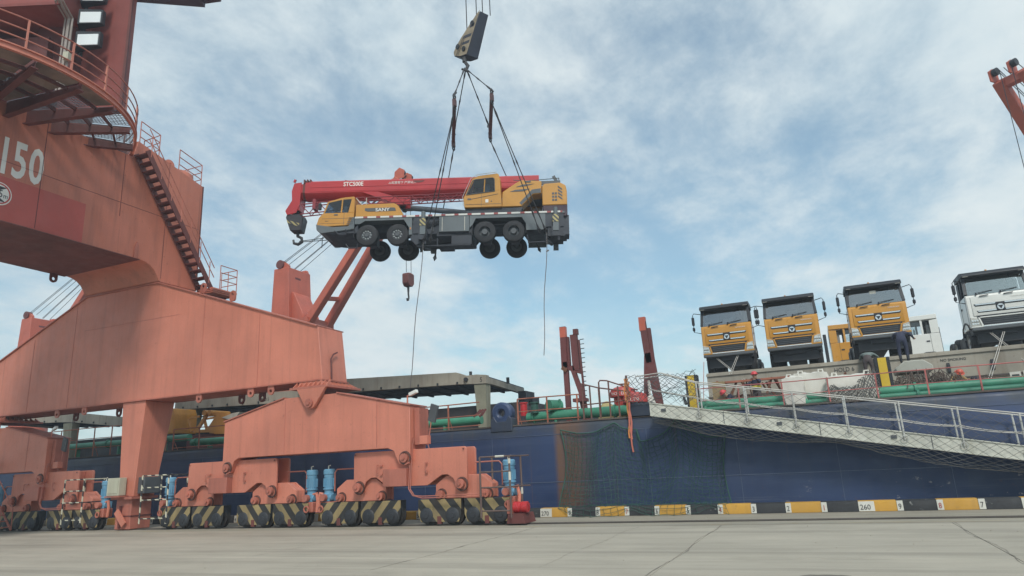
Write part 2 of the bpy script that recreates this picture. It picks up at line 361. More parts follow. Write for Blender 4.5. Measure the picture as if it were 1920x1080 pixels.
def concrete(name,col,line=None,dark=1.):
    m=bpy.data.materials.new(name); m.use_nodes=True; nt=m.node_tree; N=nt.nodes; L=nt.links; b=N['Principled BSDF']; b.inputs['Roughness'].default_value=.85
    geo=N.new('ShaderNodeNewGeometry')
    def nz(sc,st,d=6,ro=.6):
        mp=N.new('ShaderNodeMapping'); mp.inputs['Scale'].default_value=st; L.new(geo.outputs[0],mp.inputs[0])
        n=N.new('ShaderNodeTexNoise'); n.inputs['Scale'].default_value=sc; n.inputs['Detail'].default_value=d; n.inputs['Roughness'].default_value=ro; L.new(mp.outputs[0],n.inputs['Vector']); return n.outputs[0]
    def rng(src,a,b_,c,d):
        r=N.new('ShaderNodeMapRange'); L.new(src,r.inputs[0]); r.inputs[1].default_value=a; r.inputs[2].default_value=b_; r.inputs[3].default_value=c; r.inputs[4].default_value=d; return r.outputs[0]
    def mix(fac,a,b_):
        x=N.new('ShaderNodeMix'); x.data_type='RGBA'; L.new(fac,x.inputs[0])
        for i,v in ((6,a),(7,b_)):
            if isinstance(v,tuple): x.inputs[i].default_value=(*v,1)
            else: L.new(v,x.inputs[i])
        return x.outputs[2]
    c=mix(rng(nz(.22,(1,1,1)),.3,.7,0,1),tuple(v*.84 for v in col),tuple(v*1.12 for v in col))
    c=mix(rng(nz(.9,(.35,1.6,1),8,.65),.42,.72,0,.42),c,tuple(v*.55 for v in col))
    c=mix(rng(nz(2.6,(.25,1.5,1),7,.7),.5,.75,0,.35),c,tuple(v*1.25 for v in col))
    c=mix(rng(nz(3.,(.3,1,1),6,.7),.66,.72,0,.65),c,(.07,.065,.055))
    c=mix(rng(nz(.55,(.05,1.6,1),5,.6),.50,.64,0,.5),c,tuple(v*.5 for v in col))
    c=mix(rng(nz(1.1,(.06,2.2,1),6,.65),.56,.66,0,.45),c,tuple(v*1.3 for v in col))
    c=mix(rng(nz(.35,(.6,1,1),7,.62),.55,.68,0,.40),c,(.20,.18,.14))
    c=mix(rng(nz(7.,(.5,1,1),6,.7),.68,.72,0,.55),c,(.06,.055,.05))
    c=mix(rng(nz(38,(1,1,1),3,.7),.35,.75,.22,0),c,(.12,.115,.10))
    if line: c=mix(rng(nz(1.8,(.5,3,1),8,.75),.46,.60,1,.08),line,c) if False else mix(rng(nz(1.8,(.5,3,1),8,.75),.48,.62,0,.55),c,line)
    L.new(c,b.inputs['Base Color']); bp=N.new('ShaderNodeBump'); bp.inputs['Strength'].default_value=.25; bp.inputs['Distance'].default_value=.01
    L.new(nz(30,(1,1,1),5,.7),bp.inputs['Height']); L.new(bp.outputs[0],b.inputs['Normal']); MT[name]=m
concrete('concrete',(.45,.405,.325)); concrete('concrete_dirty',(.36,.32,.25)); concrete('concrete_joint',(.10,.095,.08)); concrete('trough',(.07,.065,.055))
concrete('wornline',(.40,.385,.325),line=(.45,.31,.12))
MT['crackdark']=mat('crack_dark',(.22,.20,.165),.95,.3)
MT['railsteel']=mat('rail_steel',(.16,.14,.125),.45,.2,.2,metal=.5)
MT['tar']=mat('tar',(.16,.15,.125),.9,.4,fine=.3)
build_quay()
def build_debris():
    rnd=random.Random(12); m=MB()
    for k in range(220):
        x=rnd.uniform(-24,7); y=rnd.choice((rnd.uniform(11,22.6),rnd.uniform(21.1,23.2))); s=rnd.uniform(.005,.016)
        m.add([(x-s,y,.001),(x+s*.8,y-s*.6,.001),(x+s*.7,y+s,.001),(x,y,s*1.1)],[(0,1,2),(0,1,3),(1,2,3),(2,0,3)])
    tag(m.build('gravel','concrete_dirty'),kind='stuff')
build_debris()
def build_kerb():
    k=MB().box(-120,60,23.36,23.62,-.1,.27).build('quay_kerb','concrete_dirty'); tag(k,kind='structure')
    proto={}
    digits={0:'260',10:'270'}
    for s in range(-12,34):            # metre marks: s metres to the left of mark 260
        x=.70-s*1.0                   # left end of the block; its plate sits there
        if s==-3: pass
        num=260+s
        colr='kyellow' if (num%10 in (0,8,6,4,2) ) else 'kblack'
        if colr not in proto:
            m=MB(); m.prism([(23.3,0),(23.66,0),(23.66,.30),(23.40,.30),(23.33,.27)],'x',.004,.996)
            o=m.build('kerb_block',colr,k,bevel=.008); proto[colr]=o.data
        else:
            o=bpy.data.objects.new('kerb_block',proto[colr]); COL.objects.link(o); o.parent=k
        o.location=(x,0,0)
        big=num%10==0
        w=.42 if big else .155
        pm=MB(); pm.hexa([(0,23.294,.012),(w,23.294,.012),(w,23.31,.012),(0,23.31,.012),(0,23.318,.285),(w,23.318,.285),(w,23.35,.285),(0,23.35,.285)])
        p=pm.build('number_plate','plate',o)
        s_=str(num) if big else str(num%10)
        if not big or num in(260,270):
            text('number',s_,.21 if not big else .20,(.03 if not big else .035,23.2905,.06),(1,0,0),(0,.11,1),'rednum' if (num%3==0 and num!=270) else 'blacknum',p,sx=.8 if not big else .95,ext=.003)
build_kerb()
def build_water():
    o=MB().add([(-3000,24,-2.4),(3000,24,-2.4),(3000,4000,-2.4),(-3000,4000,-2.4)],[(0,1,2,3)]).build('sea_water',mat('sea_water_material',(.03,.06,.07),.15,.1,bump=.3,bscale=1.2)); tag(o,kind='structure')
build_water()

# ---------------------------------------------------------------- portal crane on the quay
PC=wthing('portal_crane','salmon pink portal crane with stair and round platform standing on the quay rail','portal crane',(-26.2,20.8,0))
def lug_mb(x,y,z,r=.17,hang=.32,t=.06,ax='x',up=-1):
    # plate with an eye, hanging down (up=-1) or standing (up=1) from (x,y,z)
    m=MB(); n=10; out=[(-r,0)]+[(r*math.cos(a),up*(hang)+up*r*math.sin(a)) for a in [PI*k/n for k in range(n,-1,-1)]]+[(r,0)]
    hole=[(r*.45*math.cos(2*PI*k/10),up*hang+r*.45*math.sin(2*PI*k/10)) for k in range(10)]
    # ring of quads between outline and hole
    ou=[]
    for k in range(20):
        a=2*PI*k/20; d=(math.cos(a),math.sin(a)); rr=r if d[1]*up>=0 else min(r/max(abs(d[0]),1e-3),hang/max(abs(d[1]),1e-3))
        ou.append((d[0]*rr,up*hang+d[1]*rr))
    inn=[(r*.45*math.cos(2*PI*k/20),up*hang+r*.45*math.sin(2*PI*k/20)) for k in range(20)]
    def P(u,v,w): return (x+w,y+u,z+v) if ax=='x' else (x+u,y+w,z+v)
    vs=[];
    for w in (-t/2,t/2):
        vs+=[P(u,v,w) for u,v in ou]+[P(u,v,w) for u,v in inn]
    fs=[]
    for k in range(20):
        j=(k+1)%20
        fs+=[(k,j,20+j,20+k),(40+k,60+k,60+j,40+j),(k,40+k,40+j,j),(20+k,20+j,60+j,60+k)]
    return m.add(vs,fs)
def build_portal():
    # sill beam along the rail
    sy0,sy1=20.4,21.88
    pts=[(-37.4,5.2),(-16.48,5.2),(-16.74,7.2),(-25.4,10.2),(-30.0,10.2),(-37.4,7.2)]
    sill=MB().prism(pts,'y',sy0,sy1).build('sill_beam','salmon',PC,bevel=.012)
    fl=MB()
    for a,b in ((pts[2],pts[3]),(pts[3],pts[4]),(pts[4],pts[5])):
        fl.beam((a[0],(sy0+sy1)/2,a[1]+.02),(b[0],(sy0+sy1)/2,b[1]+.02),sy1-sy0+.14,.045)
    fl.box(-37.45,-16.44,sy0-.06,sy1+.06,5.155,5.197); fl.build('flange','salmon_dirty',sill)
    sm=MB()
    for x,z0,z1 in ((-19.6,5.22,8.1),(-33.4,5.22,8.6),(-22.6,5.22,9.2),(-30.6,5.22,9.8)): sm.box(x-.012,x+.012,sy0-.008,sy0+.01,z0,z1)
    sm.box(-30,-24,sy0-.007,sy0+.01,8.62,8.64); sm.build('weld_seam','salmon_dirty',sill)
    for x,z in ((-23.3,9.55),(-21.6,8.96),(-30.9,9.95)):
        lug_mb(x,20.9,z,.16,.3,.06,'y',1).build('lifting_lug','salmon_dirty',sill)
    for x in (-31.2,-29.4,-19.9,-18.9,-22.6): lug_mb(x,sy0+.02,5.16,.15,.2,.05,'y',-1).build('lifting_lug','salmon_dirty',sill)
    for x in (-29.0,-27.9,-20.6,-21.7,-31.9): lug_mb(x,sy1-.1,5.16,.17,.22,.05,'y',-1).build('lifting_lug','dark_red',sill)
    hs=MB().tube([(-16.45,20.9,5.25),(-16.47,20.9,5.7),(-16.5,20.9,6.0),(-16.5,21.05,6.2),(-16.52,21.3,6.3)],.03,6); hs.build('drain_hose','dark_red',sill)
    # girder across the quay
    gx0,gx1=-30.1,-25.36
    prof=[(3.5,11.0),(19.35,11.0)]+[(19.35+1.0*math.sin(R(a)),10.0+1.0*math.cos(R(a))) for a in (15,30,45,60,72)]+[(20.4,10.255),(22.35,10.255),(22.35,15.40),(18.75,16.25),(18.55,15.42),(3.5,15.42)]
    gd=MB().prism(prof,'x',gx0,gx1).build('portal_girder','salmon_girder',PC,bevel=.012)
    f2=MB()
    for a,b in zip(prof[1:7],prof[2:8]): f2.beam(((gx0+gx1)/2,a[0],a[1]),((gx0+gx1)/2,b[0],b[1]),.03,gx1-gx0+.1,(1,0,0)) if False else None
    f2.box(gx0-.03,gx1+.03,3.5,19.3,10.965,10.998); f2.build('bottom_flange','dark_red',gd)
    s2=MB()
    s2.box(gx1-.01,gx1+.008,14.93,14.955,11.05,15.4); s2.box(gx1-.01,gx1+.008,18.2,18.22,12.6,15.4); s2.box(gx1-.01,gx1+.007,3.5,22.2,13.2,13.215); s2.box(gx1-.01,gx1+.007,20.4,20.415,10.4,15.8)
    s2.box(gx1-.01,gx1+.012,22.28,22.35,10.3,15.42); s2.build('weld_seam','dark_red',gd)
    MB().box(gx1,gx1+.004,3.5,16.75,11.02,12.62).build('repainted_panel','fresh_red',gd)
    tl=tag(MB().prism([(19.0,10.99),(19.18,10.99),(19.18,11.55),(19.1,11.7),(19.0,11.45)],'x',gx1-.02,gx1+.07).build('lifting_lug','salmon_dirty',gd))
    lug_mb(gx0+.1,18.75,10.98,.17,.25,.06,'x',-1).build('lifting_lug','dark_red',gd)
    lug_mb(gx1-.5,20.75,15.82,.27,.2,.1,'x',1).build('lifting_lug','salmon',gd)
    for y,ch in ((13.33,'1'),(13.86,'5'),(14.45,'0')):
        text('marking',ch,1.95,(gx1+.004,y,12.76),(0,1,0),(0,0,1),'whiteprint',gd,sx=.56,ext=.003,bold=.04)
    # round height-limit sign
    c=(gx1+.006,13.6,11.95)
    MB().lathe([(.001,.012),(.42,.012),(.43,0)],c,'x',28).build('sign_disc','whiteprint',gd)
    MB().lathe([(.335,.012),(.335,.018),(.385,.018),(.385,.012)],c,'x',28).build('sign_rim','domered',gd)
    text('sign_text','5',.40,(c[0]+.014,13.57,11.82),(0,1,0),(0,0,1),'blacknum',gd,sx=.8,ext=.003)
    text('sign_text','m',.26,(c[0]+.014,13.74,11.82),(0,1,0),(0,0,1),'blacknum',gd,sx=.8,ext=.003)
    ar=MB(); ar.prism([(13.5,12.22),(13.85,12.22),(13.62,12.09)],'x',c[0]+.013,c[0]+.017); ar.prism([(13.5,11.67),(13.85,11.67),(13.62,11.8)],'x',c[0]+.013,c[0]+.017); ar.build('sign_arrow','blacknum',gd)
    # manhole dome and railing on the girder's end
    MB().lathe([(.62,-.45),(.62,.08),(.5,.2),(.25,.27),(.001,.29)],(-27.4+1.35,21.5,15.75),'z',20).build('manhole_dome','salmon',gd)
    rr=MB()
    def rail(pts,z0,h,levels,r=.022,m=rr):
        for p in pts: m.tube([p,(p[0],p[1],p[2]+h)],r,6)
        for l in levels: m.tube([(p[0],p[1],p[2]+h*l) for p in pts],r,6)
    rail([(-25.45,20.95,15.7),(-25.45,22.25,15.42),(-26.4,22.25,15.42),(-27.5,22.25,15.42)],0,1.1,(1,.66,.33))
    rail([(-25.5,18.9,16.2),(-25.5,19.9,15.98),(-26.6,19.95,15.98)],0,1.1,(1,.66,.33))
    rr.build('guard_rail','salmon_dirty',gd)
    # stair on the girder's flank
    b=Vector((0,22.45,10.28)); t=Vector((0,18.62,15.55))
    xi,xo=gx1+.10,gx1+.80
    st=MB()
    for x in (xi,xo): st.beam((x,b.y,b.z),(x,t.y,t.z),.045,.24)
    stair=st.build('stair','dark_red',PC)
    n=18; proto=None
    for k in range(n):
        p=b+(t-b)*((k+.6)/n)
        if not proto:
            proto=MB().box(xi+.02,xo-.02,-.13,.13,-.02,.02).add([(xi+.02,.13,-.02),(xo-.02,.13,-.02),(xo-.02,.13,-.07),(xi+.02,.13,-.07)],[(0,1,2,3)]).build('tread','dark_red',stair); o=proto; base=o.location.copy()
        else: o=proto.copy(); COL.objects.link(o)
        o.location=base+Vector((0,p.y,p.z))
    hr=MB()
    for x in (xo+.02,):
        for l in (1.0,.55): hr.tube([(x,b.y+.1,b.z+l),(x,t.y,t.z+l)],.02,6)
        for k in range(7):
            p=b+(t-b)*((k+.3)/6.6); hr.tube([(x,p.y,p.z),(x,p.y,p.z+1.0)],.02,6)
    hr.build('handrail','salmon_dirty',stair)
    # landing at its foot
    ld=MB().box(gx1+.02,gx1+1.0,22.36,23.75,10.16,10.24).build('landing','salmon_dirty',PC)
    lm=MB(); lm.box(gx1+.06,gx1+.96,22.4,23.7,10.09,10.155); lm.box(gx1+.02,gx1+1.03,22.34,23.78,10.24,10.30); lm.build('kick_plate','salmon',ld)
    bk=MB().beam((gx1+.5,22.36,9.75),(gx1+.5,23.6,10.1),.08,.12); bk.build('bracket','dark_red',ld)
    l2=MB(); rail([(gx1+1.0,22.75,10.28),(gx1+1.0,23.75,10.28),(gx1+.45,23.75,10.28),(gx1+.02,23.75,10.28)],0,1.15,(1,.7,.4),.02,l2); l2.build('guard_rail','salmon_dirty',ld)
build_portal()
def build_platform():
    cx,cy,z=-27.7,13.1,15.5; Ro=5.8
    def P(r,a,dz=0): return (cx+r*math.cos(R(a)),cy+r*math.sin(R(a)),z+dz)
    fas=MB(); n=60
    for k in range(n):                 # edge channel
        a0,a1=-100+200*k/n,-100+200*(k+1)/n
        for (r0,r1,z0,z1) in ((Ro-.03,Ro,-.02,.20),(Ro-.02,Ro+.06,.20,.24),(Ro-.02,Ro+.06,.0,.035)):
            fas.hexa([P(r0,a0,z0),P(r1,a0,z0),P(r1,a1,z0),P(r0,a1,z0),P(r0,a0,z1),P(r1,a0,z1),P(r1,a1,z1),P(r0,a1,z1)])
    plat=fas.build('platform','salmon',PC)
    ang=[-88+16*k for k in range(12)]
    for i,a in enumerate(ang):
        d=Vector((math.cos(R(a)),math.sin(R(a)),0))
        m=MB(); s=(d.y,-d.x,0); hw=.045
        def q(r,dz,w): return (cx+d.x*r-d.y*w,cy+d.y*r+d.x*w,z+dz)
        # tapered I-section bracket: deep at the girder, shallow at the rim
        for (w,zt,f) in ((.012,0,1),):
            m.hexa([q(2.2,-.62,-w),q(2.2,-.62,w),q(Ro-.05,-.24,w),q(Ro-.05,-.24,-w),q(2.2,-.05,-w),q(2.2,-.05,w),q(Ro-.05,-.03,w),q(Ro-.05,-.03,-w)])
        m.hexa([q(2.2,-.66,-.11),q(2.2,-.66,.11),q(Ro-.05,-.28,.11),q(Ro-.05,-.28,-.11),q(2.2,-.622,-.11),q(2.2,-.622,.11),q(Ro-.05,-.242,.11),q(Ro-.05,-.242,-.11)])
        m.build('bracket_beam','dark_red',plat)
    st=MB()
    for r in (3.6,4.35,5.1):
        for k in range(len(ang)-1): st.beam(P(r,ang[k],-.07),P(r,ang[k+1],-.07),.06,.12)
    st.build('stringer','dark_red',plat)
    # floor panels between the brackets: dusty plate to the left, open grating to the right
    for k in range(len(ang)-1):
        a0,a1=ang[k]+.8,ang[k+1]-.8; am=(a0+a1)/2
        for r0,r1 in ((2.3,3.57),(3.63,4.32),(4.38,5.07),(5.13,5.74)):
            solid=am<14 or (am<32 and r0>5) 
            m=MB()
            if solid:
                m.hexa([P(r0,a0,.0),P(r1,a0,.0),P(r1,a1,.0),P(r0,a1,.0),P(r0,a0,.02),P(r1,a0,.02),P(r1,a1,.02),P(r0,a1,.02)]); m.build('floor_plate','dusty',plat)
            else:
                nb=11
                for j in range(nb+1):
                    a=a0+(a1-a0)*j/nb; m.beam(P(r0,a,.015),P(r1,a,.015),.016,.025)
                nr=max(3,int((r1-r0)/.11))
                for j in range(nr+1):
                    r=r0+(r1-r0)*j/nr; m.beam(P(r,a0,.015),P(r,am,.015),.014,.018); m.beam(P(r,am,.015),P(r,a1,.015),.014,.018)
                m.build('floor_grating','steelgrate',plat)
    rl=MB(); angs=[-90+4*k for k in range(44)]
    for l in (.55,.9,1.3): rl.tube([P(Ro+.0,a,.2+l-.2) for a in angs],.026,6)
    rail=rl.build('railing','salmon_dirty',plat)
    for k in range(12):
        a=-84+14.5*k; MB().beam(P(Ro,a,.2),P(Ro,a,1.3),.06,.05,(math.cos(R(a)),math.sin(R(a)),0)).build('rail_post','salmon',plat)
    # slewing column and machinery house above the platform
    hA=Vector((-24.96,17.48)); q=1.0914; L=Vector((-.92,-.39)); D=Vector((-.39,.92))
    def H(l,d,zz): p=hA+(L*l+D*d)*q; return (p.x,p.y,1.73+(zz-1.73)*q)
    def hb(l0,l1,d0,d1,z0,z1): return [H(l0,d0,z0),H(l0,d1,z0),H(l1,d1,z0),H(l1,d0,z0),H(l0,d0,z1),H(l0,d1,z1),H(l1,d1,z1),H(l1,d0,z1)]
    col=MB().hexa(hb(0,3.2,0,.35,15.75,22.2)).build('slewing_house','house_red',PC,bevel=.02)
    e=MB(); e.hexa(hb(-.04,.05,-.04,.06,15.75,23.6)); e.hexa(hb(-.05,1.0,-.03,.05,22.2,22.28)); e.build('edge_angle','dark_red',col)
    tr=MB()
    for l in (0.02,.55,1.1): tr.tube([H(l,.1,22.2),H(l,.1,23.2)],.03,6)
    tr.tube([H(0,.1,22.75),H(2,.1,22.75)],.025,6); tr.build('guard_rail','salmon_dirty',col)
    dk=MB().hexa(hb(1.75,3.2,-.55,-.02,16.9,21.5)).build('cable_cabinet','dark_red',col)
    # counterweight box that swings over the platform
    box=MB().hexa(hb(1.5,12,-1.9,2.5,19.15,24.5)).build('machinery_house','house_red2',PC,bevel=.02)
    ri=MB(); ri.hexa(hb(1.48,12,-1.94,-1.88,19.1,19.22)); 
    for l in (4.35,6.6): ri.hexa(hb(l,l+.04,-1.93,-1.89,19.22,24.5))
    ri.build('stiffener','house_red',box)
    sk=MB().hexa(hb(2.5,12,-.9,2.2,16.1,18.5)).build('slewing_frame','dark_red',PC)
    cu=MB()
    for k in range(46):
        l=3.1+k*.13; cu.tube([H(l,-1.0,16.9),H(l,-1.02,16.4),H(l,-1.0,15.9)],.05,5)
    cu.build('rubber_curtain','black',sk)
    pp=MB()
    for l,r in ((1.48,.07),(1.35,.045),(1.62,.04)): pp.tube([H(l,-1.35,15.8),H(l,-1.35,18.9),H(l,-2.0,19.2),H(l+.05,-2.0,24)],r,7)
    pp.build('cable_pipe','pipegrey',PC)
    MB().hexa(hb(1.2,1.4,-1.55,-1.36,17.05,17.35)).build('junction_box','cream',PC)
    # three floodlights one above the other
    for k in range(3):
        zz=17.95+k*.98; e=-.36
        fl=MB().hexa([H(1.62+e,-1.2,zz-.15),H(1.02+e,-.7,zz+.2),H(1.02+e,-.5,zz+.2),H(1.80+e,-.8,zz-.15),H(1.62+e,-1.2,zz+.5),H(1.02+e,-.7,zz+.8),H(1.02+e,-.5,zz+.8),H(1.80+e,-.8,zz+.5)]).build('floodlight','black',PC)
        MB().hexa([H(1.56+e,-1.18,zz-.08),H(1.06+e,-.765,zz+.2),H(1.06+e,-.70,zz+.2),H(1.56+e,-1.1,zz-.08),H(1.56+e,-1.18,zz+.38),H(1.06+e,-.765,zz+.66),H(1.06+e,-.70,zz+.66),H(1.56+e,-1.1,zz+.38)]).build('lens','lens',fl)
    MB().beam(H(1.35,-.7,17.7),H(1.35,-.7,21.6),.12,.12).build('lamp_bracket','black',PC)
    # raking tube and the boom foot above
    MB().beam(H(1.5,-.6,20.4),H(-.1,-1.6,24.2),.35,.35).build('boom_strut','salmon_dirty',PC)
    MB().hexa([(-26.91,16.57,23.62),(-22.76,18.55,23.09),(-23.35,19.93,23.09),(-27.5,17.95,23.62),(-26.91,16.57,26.5),(-22.76,18.55,26.5),(-23.35,19.93,26.5),(-27.5,17.95,26.5)]).hexa([(-22.75,18.6,23.28),(-22.05,18.85,23.34),(-22.65,20.2,23.34),(-23.34,19.93,23.28),(-22.75,18.6,24.5),(-22.05,18.85,24.5),(-22.65,20.2,24.5),(-23.34,19.93,24.5)]).build('boom_foot','boomfoot',PC)
MT['dusty']=mat('dusty_plate',(.27,.20,.165),.9,.35,.2,(.05,.04,.04),.3)
MT['steelgrate']=mat('grating_steel',(.10,.10,.12),.6,.15)
MT['house_red2']=mat('house_red_lower',(.30,.075,.06),.6,.12,.25,(.1,.04,.03),.2)
MT['pipegrey']=mat('pipe_grey',(.34,.29,.26),.6,.15,.3)
MT['lens']=mat('floodlight_lens',(.85,.88,.88),.2,.05,fine=0)
MT['boomfoot']=mat('boom_foot_purple',(.10,.05,.075),.5,.1)
build_platform()
def build_leg():
    lg=MB(); 
    lg.hexa([(-26.72,20.42,1.3),(-25.88,20.42,1.3),(-25.88,21.4,1.3),(-26.72,21.4,1.3),(-27.0,20.42,5.15),(-25.62,20.42,5.15),(-25.62,21.85,5.15),(-27.0,21.85,5.15)])
    leg=lg.build('support_leg','salmon',PC,bevel=.015)
    MB().box(-26.95,-25.75,20.25,21.5,1.2,1.298).build('flange','salmon_dirty',leg)
    ft=MB().box(-26.8,-25.92,20.4,21.35,.03,1.2).build('anchor_box','salmon_dirty',leg,bevel=.02)
    fb=MB(); fb.box(-26.82,-25.9,20.385,21.37,.52,.57); fb.box(-26.5,-26.42,20.3,20.4,.08,.95); fb.build('band','dark_red',leg)
    MB().beam((-26.6,20.28,.75),(-26.1,20.28,.22),.26,.06,(0,1,0)).build('anchor_latch','salmon',leg)
    cb=MB().box(-26.95,-26.25,20.02,20.36,1.36,2.06).build('control_cabinet','cream',leg,bevel=.015)
    MB().box(-27.0,-26.15,19.98,20.4,1.30,1.355).build('cabinet_shelf','salmon_dirty',leg)
    MB().box(-26.9,-26.3,20.0,20.018,1.45,2.0).build('cabinet_door','cream',leg,bevel=.006)
    MB().box(-25.83,-25.45,20.55,21.3,1.4,2.05).build('control_cabinet','dgrey',leg,bevel=.015)
build_leg()
def build_carriage():
    # one equalizer set; the second set is a copy further along the rail
    made=[]
    X0=-16.85
    # pivot bracket under the sill
    pb=MB().box(-17.75,-16.0,20.12,22.1,4.86,4.94).build('pivot_bracket','salmon_dirty',PC); made.append(pb)
    rb=MB()
    for k in range(8):
        x=-17.6+k*.215; rb.prism([(20.38,5.15),(20.38,4.945),(20.14,4.945)],'x',x-.02,x+.02)
    for k in range(6):
        x=-17.25+k*.18; rb.prism([(20.38,4.855),(20.14,4.855),(20.36,4.5)],'x',x-.018,x+.018)
    for k in range(8):
        y=20.3+k*.24; rb.prism([(-16.46,5.15),(-16.46,4.945),(-16.05,4.945)],'y',y-.02,y+.02)
    rb.prism([(-17.5,5.15),(-16.46,5.15),(-16.42,4.943),(-17.6,4.943)],'y',20.37,20.5)
    rb.build('rib','salmon',pb)
    MB().prism([(-17.4,4.855),(-16.1,4.855),(-16.5,4.3),(-16.6,4.16),(-16.78,4.10),(-16.96,4.16),(-17.06,4.3)],'y',20.1,20.24).build('clevis','salmon',pb,bevel=.012)
    pn=MB().cyl((-16.78,20.02,4.32),(-16.78,20.12,4.32),.16,16); pn.cyl((-16.78,19.98,4.32),(-16.78,20.03,4.32),.07,10); pn.build('pin','salmon_dirty',pb)
    # equalizer beam
    pts=[(-21.0,3.92),(-18.1,4.6),(-15.7,4.6),(-12.66,3.92),(-12.66,2.2)]+arc(-12.86,2.2,.2,0,-90,4)[1:]+[(-13.08,2.0)]+arc(-13.5,2.25,.28,0,0,1)[:1]+[(-13.3,2.45),(-13.55,2.55),(-20.2,2.55),(-20.42,2.45),(-20.52,2.2),(-20.62,2.02)]+arc(-20.8,2.2,.2,-90,-180,4)
    eq=MB().prism(pts,'y',20.27,21.3).build('equalizer_beam','salmon',PC,bevel=.012); made.append(eq)
    f=MB(); f.beam((-21.02,20.785,3.945),(-18.1,20.785,4.625),1.13,.04); f.beam((-15.7,20.785,4.625),(-12.62,20.785,3.945),1.13,.04)
    f.build('flange','salmon_dirty',eq)
    f=MB(); f.box(-18.05,-18.03,20.262,20.28,2.6,4.55); f.box(-14.0,-13.98,20.262,20.28,2.6,4.2); f.build('weld_seam','salmon_dirty',eq)
    pin=MB(); gk=MB()
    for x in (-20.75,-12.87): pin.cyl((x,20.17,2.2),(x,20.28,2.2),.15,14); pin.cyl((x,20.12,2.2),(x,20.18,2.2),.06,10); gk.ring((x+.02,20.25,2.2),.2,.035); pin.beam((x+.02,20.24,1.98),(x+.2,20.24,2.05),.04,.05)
    pin.build('pin','salmon_dirty',eq); gk.build('pin_shade_ring','pin_shade',eq)  # washer rings coloured dark to paint in the shadow around each pin
    # power box and pipes at the end of the equalizer
    eb=MB(); eb.box(-12.62,-12.42,20.5,21.1,2.62,3.85); eb.build('end_plate','salmon_dirty',eq)
    MB().box(-12.4,-12.1,20.45,20.7,2.62,2.9).build('junction_box','salmon',eq,bevel=.01)
    pp=MB()
    for d in (0,.06): pp.tube([(-12.55-d,20.38,2.85),(-12.62-d,20.36,2.6),(-12.66-d,20.25,1.2),(-12.5-d,20.25,.98),(-12.2,20.25,.95-d),(-9.9,20.25,.97-d)],.018,6)
    pp.tube([(-12.1,20.5,2.6),(-12.0,20.5,2.3)],.015,5); pp.build('conduit','salmon_dirty',eq)
    eqcam=MB(); eqcam.tube([(-12.95,20.6,3.95),(-12.95,20.6,4.3),(-12.75,20.6,4.33)],.03,6); eqcam.build('camera_post','salmon',eq)
    MB().beam((-12.85,20.58,4.33),(-12.5,20.5,4.42),.12,.12).build('camera_body','white',eq,bevel=.01)
    MB().beam((-12.0,20.6,3.35),(-11.8,20.5,3.9),.3,.08,(0,1,0)).build('lamp_panel','dgrey',eq,bevel=.01)
    MB().tube([(-12.1,20.6,2.9),(-12.0,20.6,3.5)],.02,6).build('lamp_post','salmon_dirty',eq)
    # balance beams (two) with their bogies
    def balance(c,first):
        rel=[(0,2.40),(.06,2.47),(4.37,2.47),(4.43,2.40),(4.43,1.25),(4.36,1.14),(4.22,1.10),(4.1,1.14),(4.02,1.28),(3.92,1.48),(3.72,1.6),(3.5,1.6),(2.95,1.28),(1.4,1.28),(.93,1.6),(.71,1.6),(.51,1.48),(.41,1.28),(.33,1.14),(.21,1.10),(.07,1.14),(0,1.25)]
        x0=c-2.215
        m=MB()
        m.prism([(x0+u,v) for u,v in rel],'y',20.48,20.56); m.prism([(x0+u,v) for u,v in rel],'y',21.12,21.22)
        m.box(x0+.5,x0+3.95,20.56,21.12,1.62,2.44)
        bb=m.build('balance_beam','salmon',PC,bevel=.01)
        MB().box(x0+1.38,x0+2.3,20.2,20.476,1.29,1.86).build('grease_box','salmon_dirty',bb,bevel=.012)
        h=MB()
        for u in (1.05,2.98): h.tube([(x0+u,20.43,2.0),(x0+u-.03,20.37,2.0),(x0+u-.03,20.37,1.75),(x0+u,20.43,1.75)],.018,5)
        for u in (2.9,1.12): h.box(x0+u,x0+u+.1,20.40,20.44,1.68,1.72); h.box(x0+u,x0+u+.1,20.40,20.44,1.98,2.02)
        h.build('grab_handle','salmon_dirty',bb)
        p=MB(); gk=MB()
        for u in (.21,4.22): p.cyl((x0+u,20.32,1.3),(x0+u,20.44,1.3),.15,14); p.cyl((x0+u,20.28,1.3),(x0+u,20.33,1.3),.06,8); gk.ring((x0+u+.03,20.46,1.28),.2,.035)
        p.build('pin','salmon_dirty',bb); gk.build('pin_shade_ring','pin_shade',bb)
        bt=MB()
        for u,v in ((.08,2.39),(4.35,2.39)): bt.cyl((x0+u,20.425,v),(x0+u,20.44,v),.03,8)
        bt.build('bolt','dark_red',bb); made.append(bb)
        for s,(u) in ((-1,.21),(1,4.22)):
            bc=x0+u; out=s
            # upper bogie plate
            poly=[(-1.03,.84),(1.03,.84),(1.03,1.28),(.62*1,1.57),(-.62,1.57),(-1.03,1.28)]
            m=MB(); m.prism([(bc+a,b) for a,b in poly],'y',20.62,20.70); m.prism([(bc+a,b) for a,b in poly],'y',21.0,21.1)
            m.prism([(bc-1.0,.86),(bc+1.0,.86),(bc+1.0,1.27),(bc+.6,1.54),(bc-.6,1.54),(bc-1.0,1.27)],'y',20.70,21.0)
            bp=m.build('bogie_frame','salmon',PC,bevel=.01); made.append(bp)
            p=MB(); gk=MB()
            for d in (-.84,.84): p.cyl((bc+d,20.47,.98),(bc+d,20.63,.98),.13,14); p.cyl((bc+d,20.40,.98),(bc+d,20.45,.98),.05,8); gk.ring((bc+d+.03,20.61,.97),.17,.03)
            p.build('pin','salmon_dirty',bp); gk.build('pin_shade_ring','pin_shade',bp)
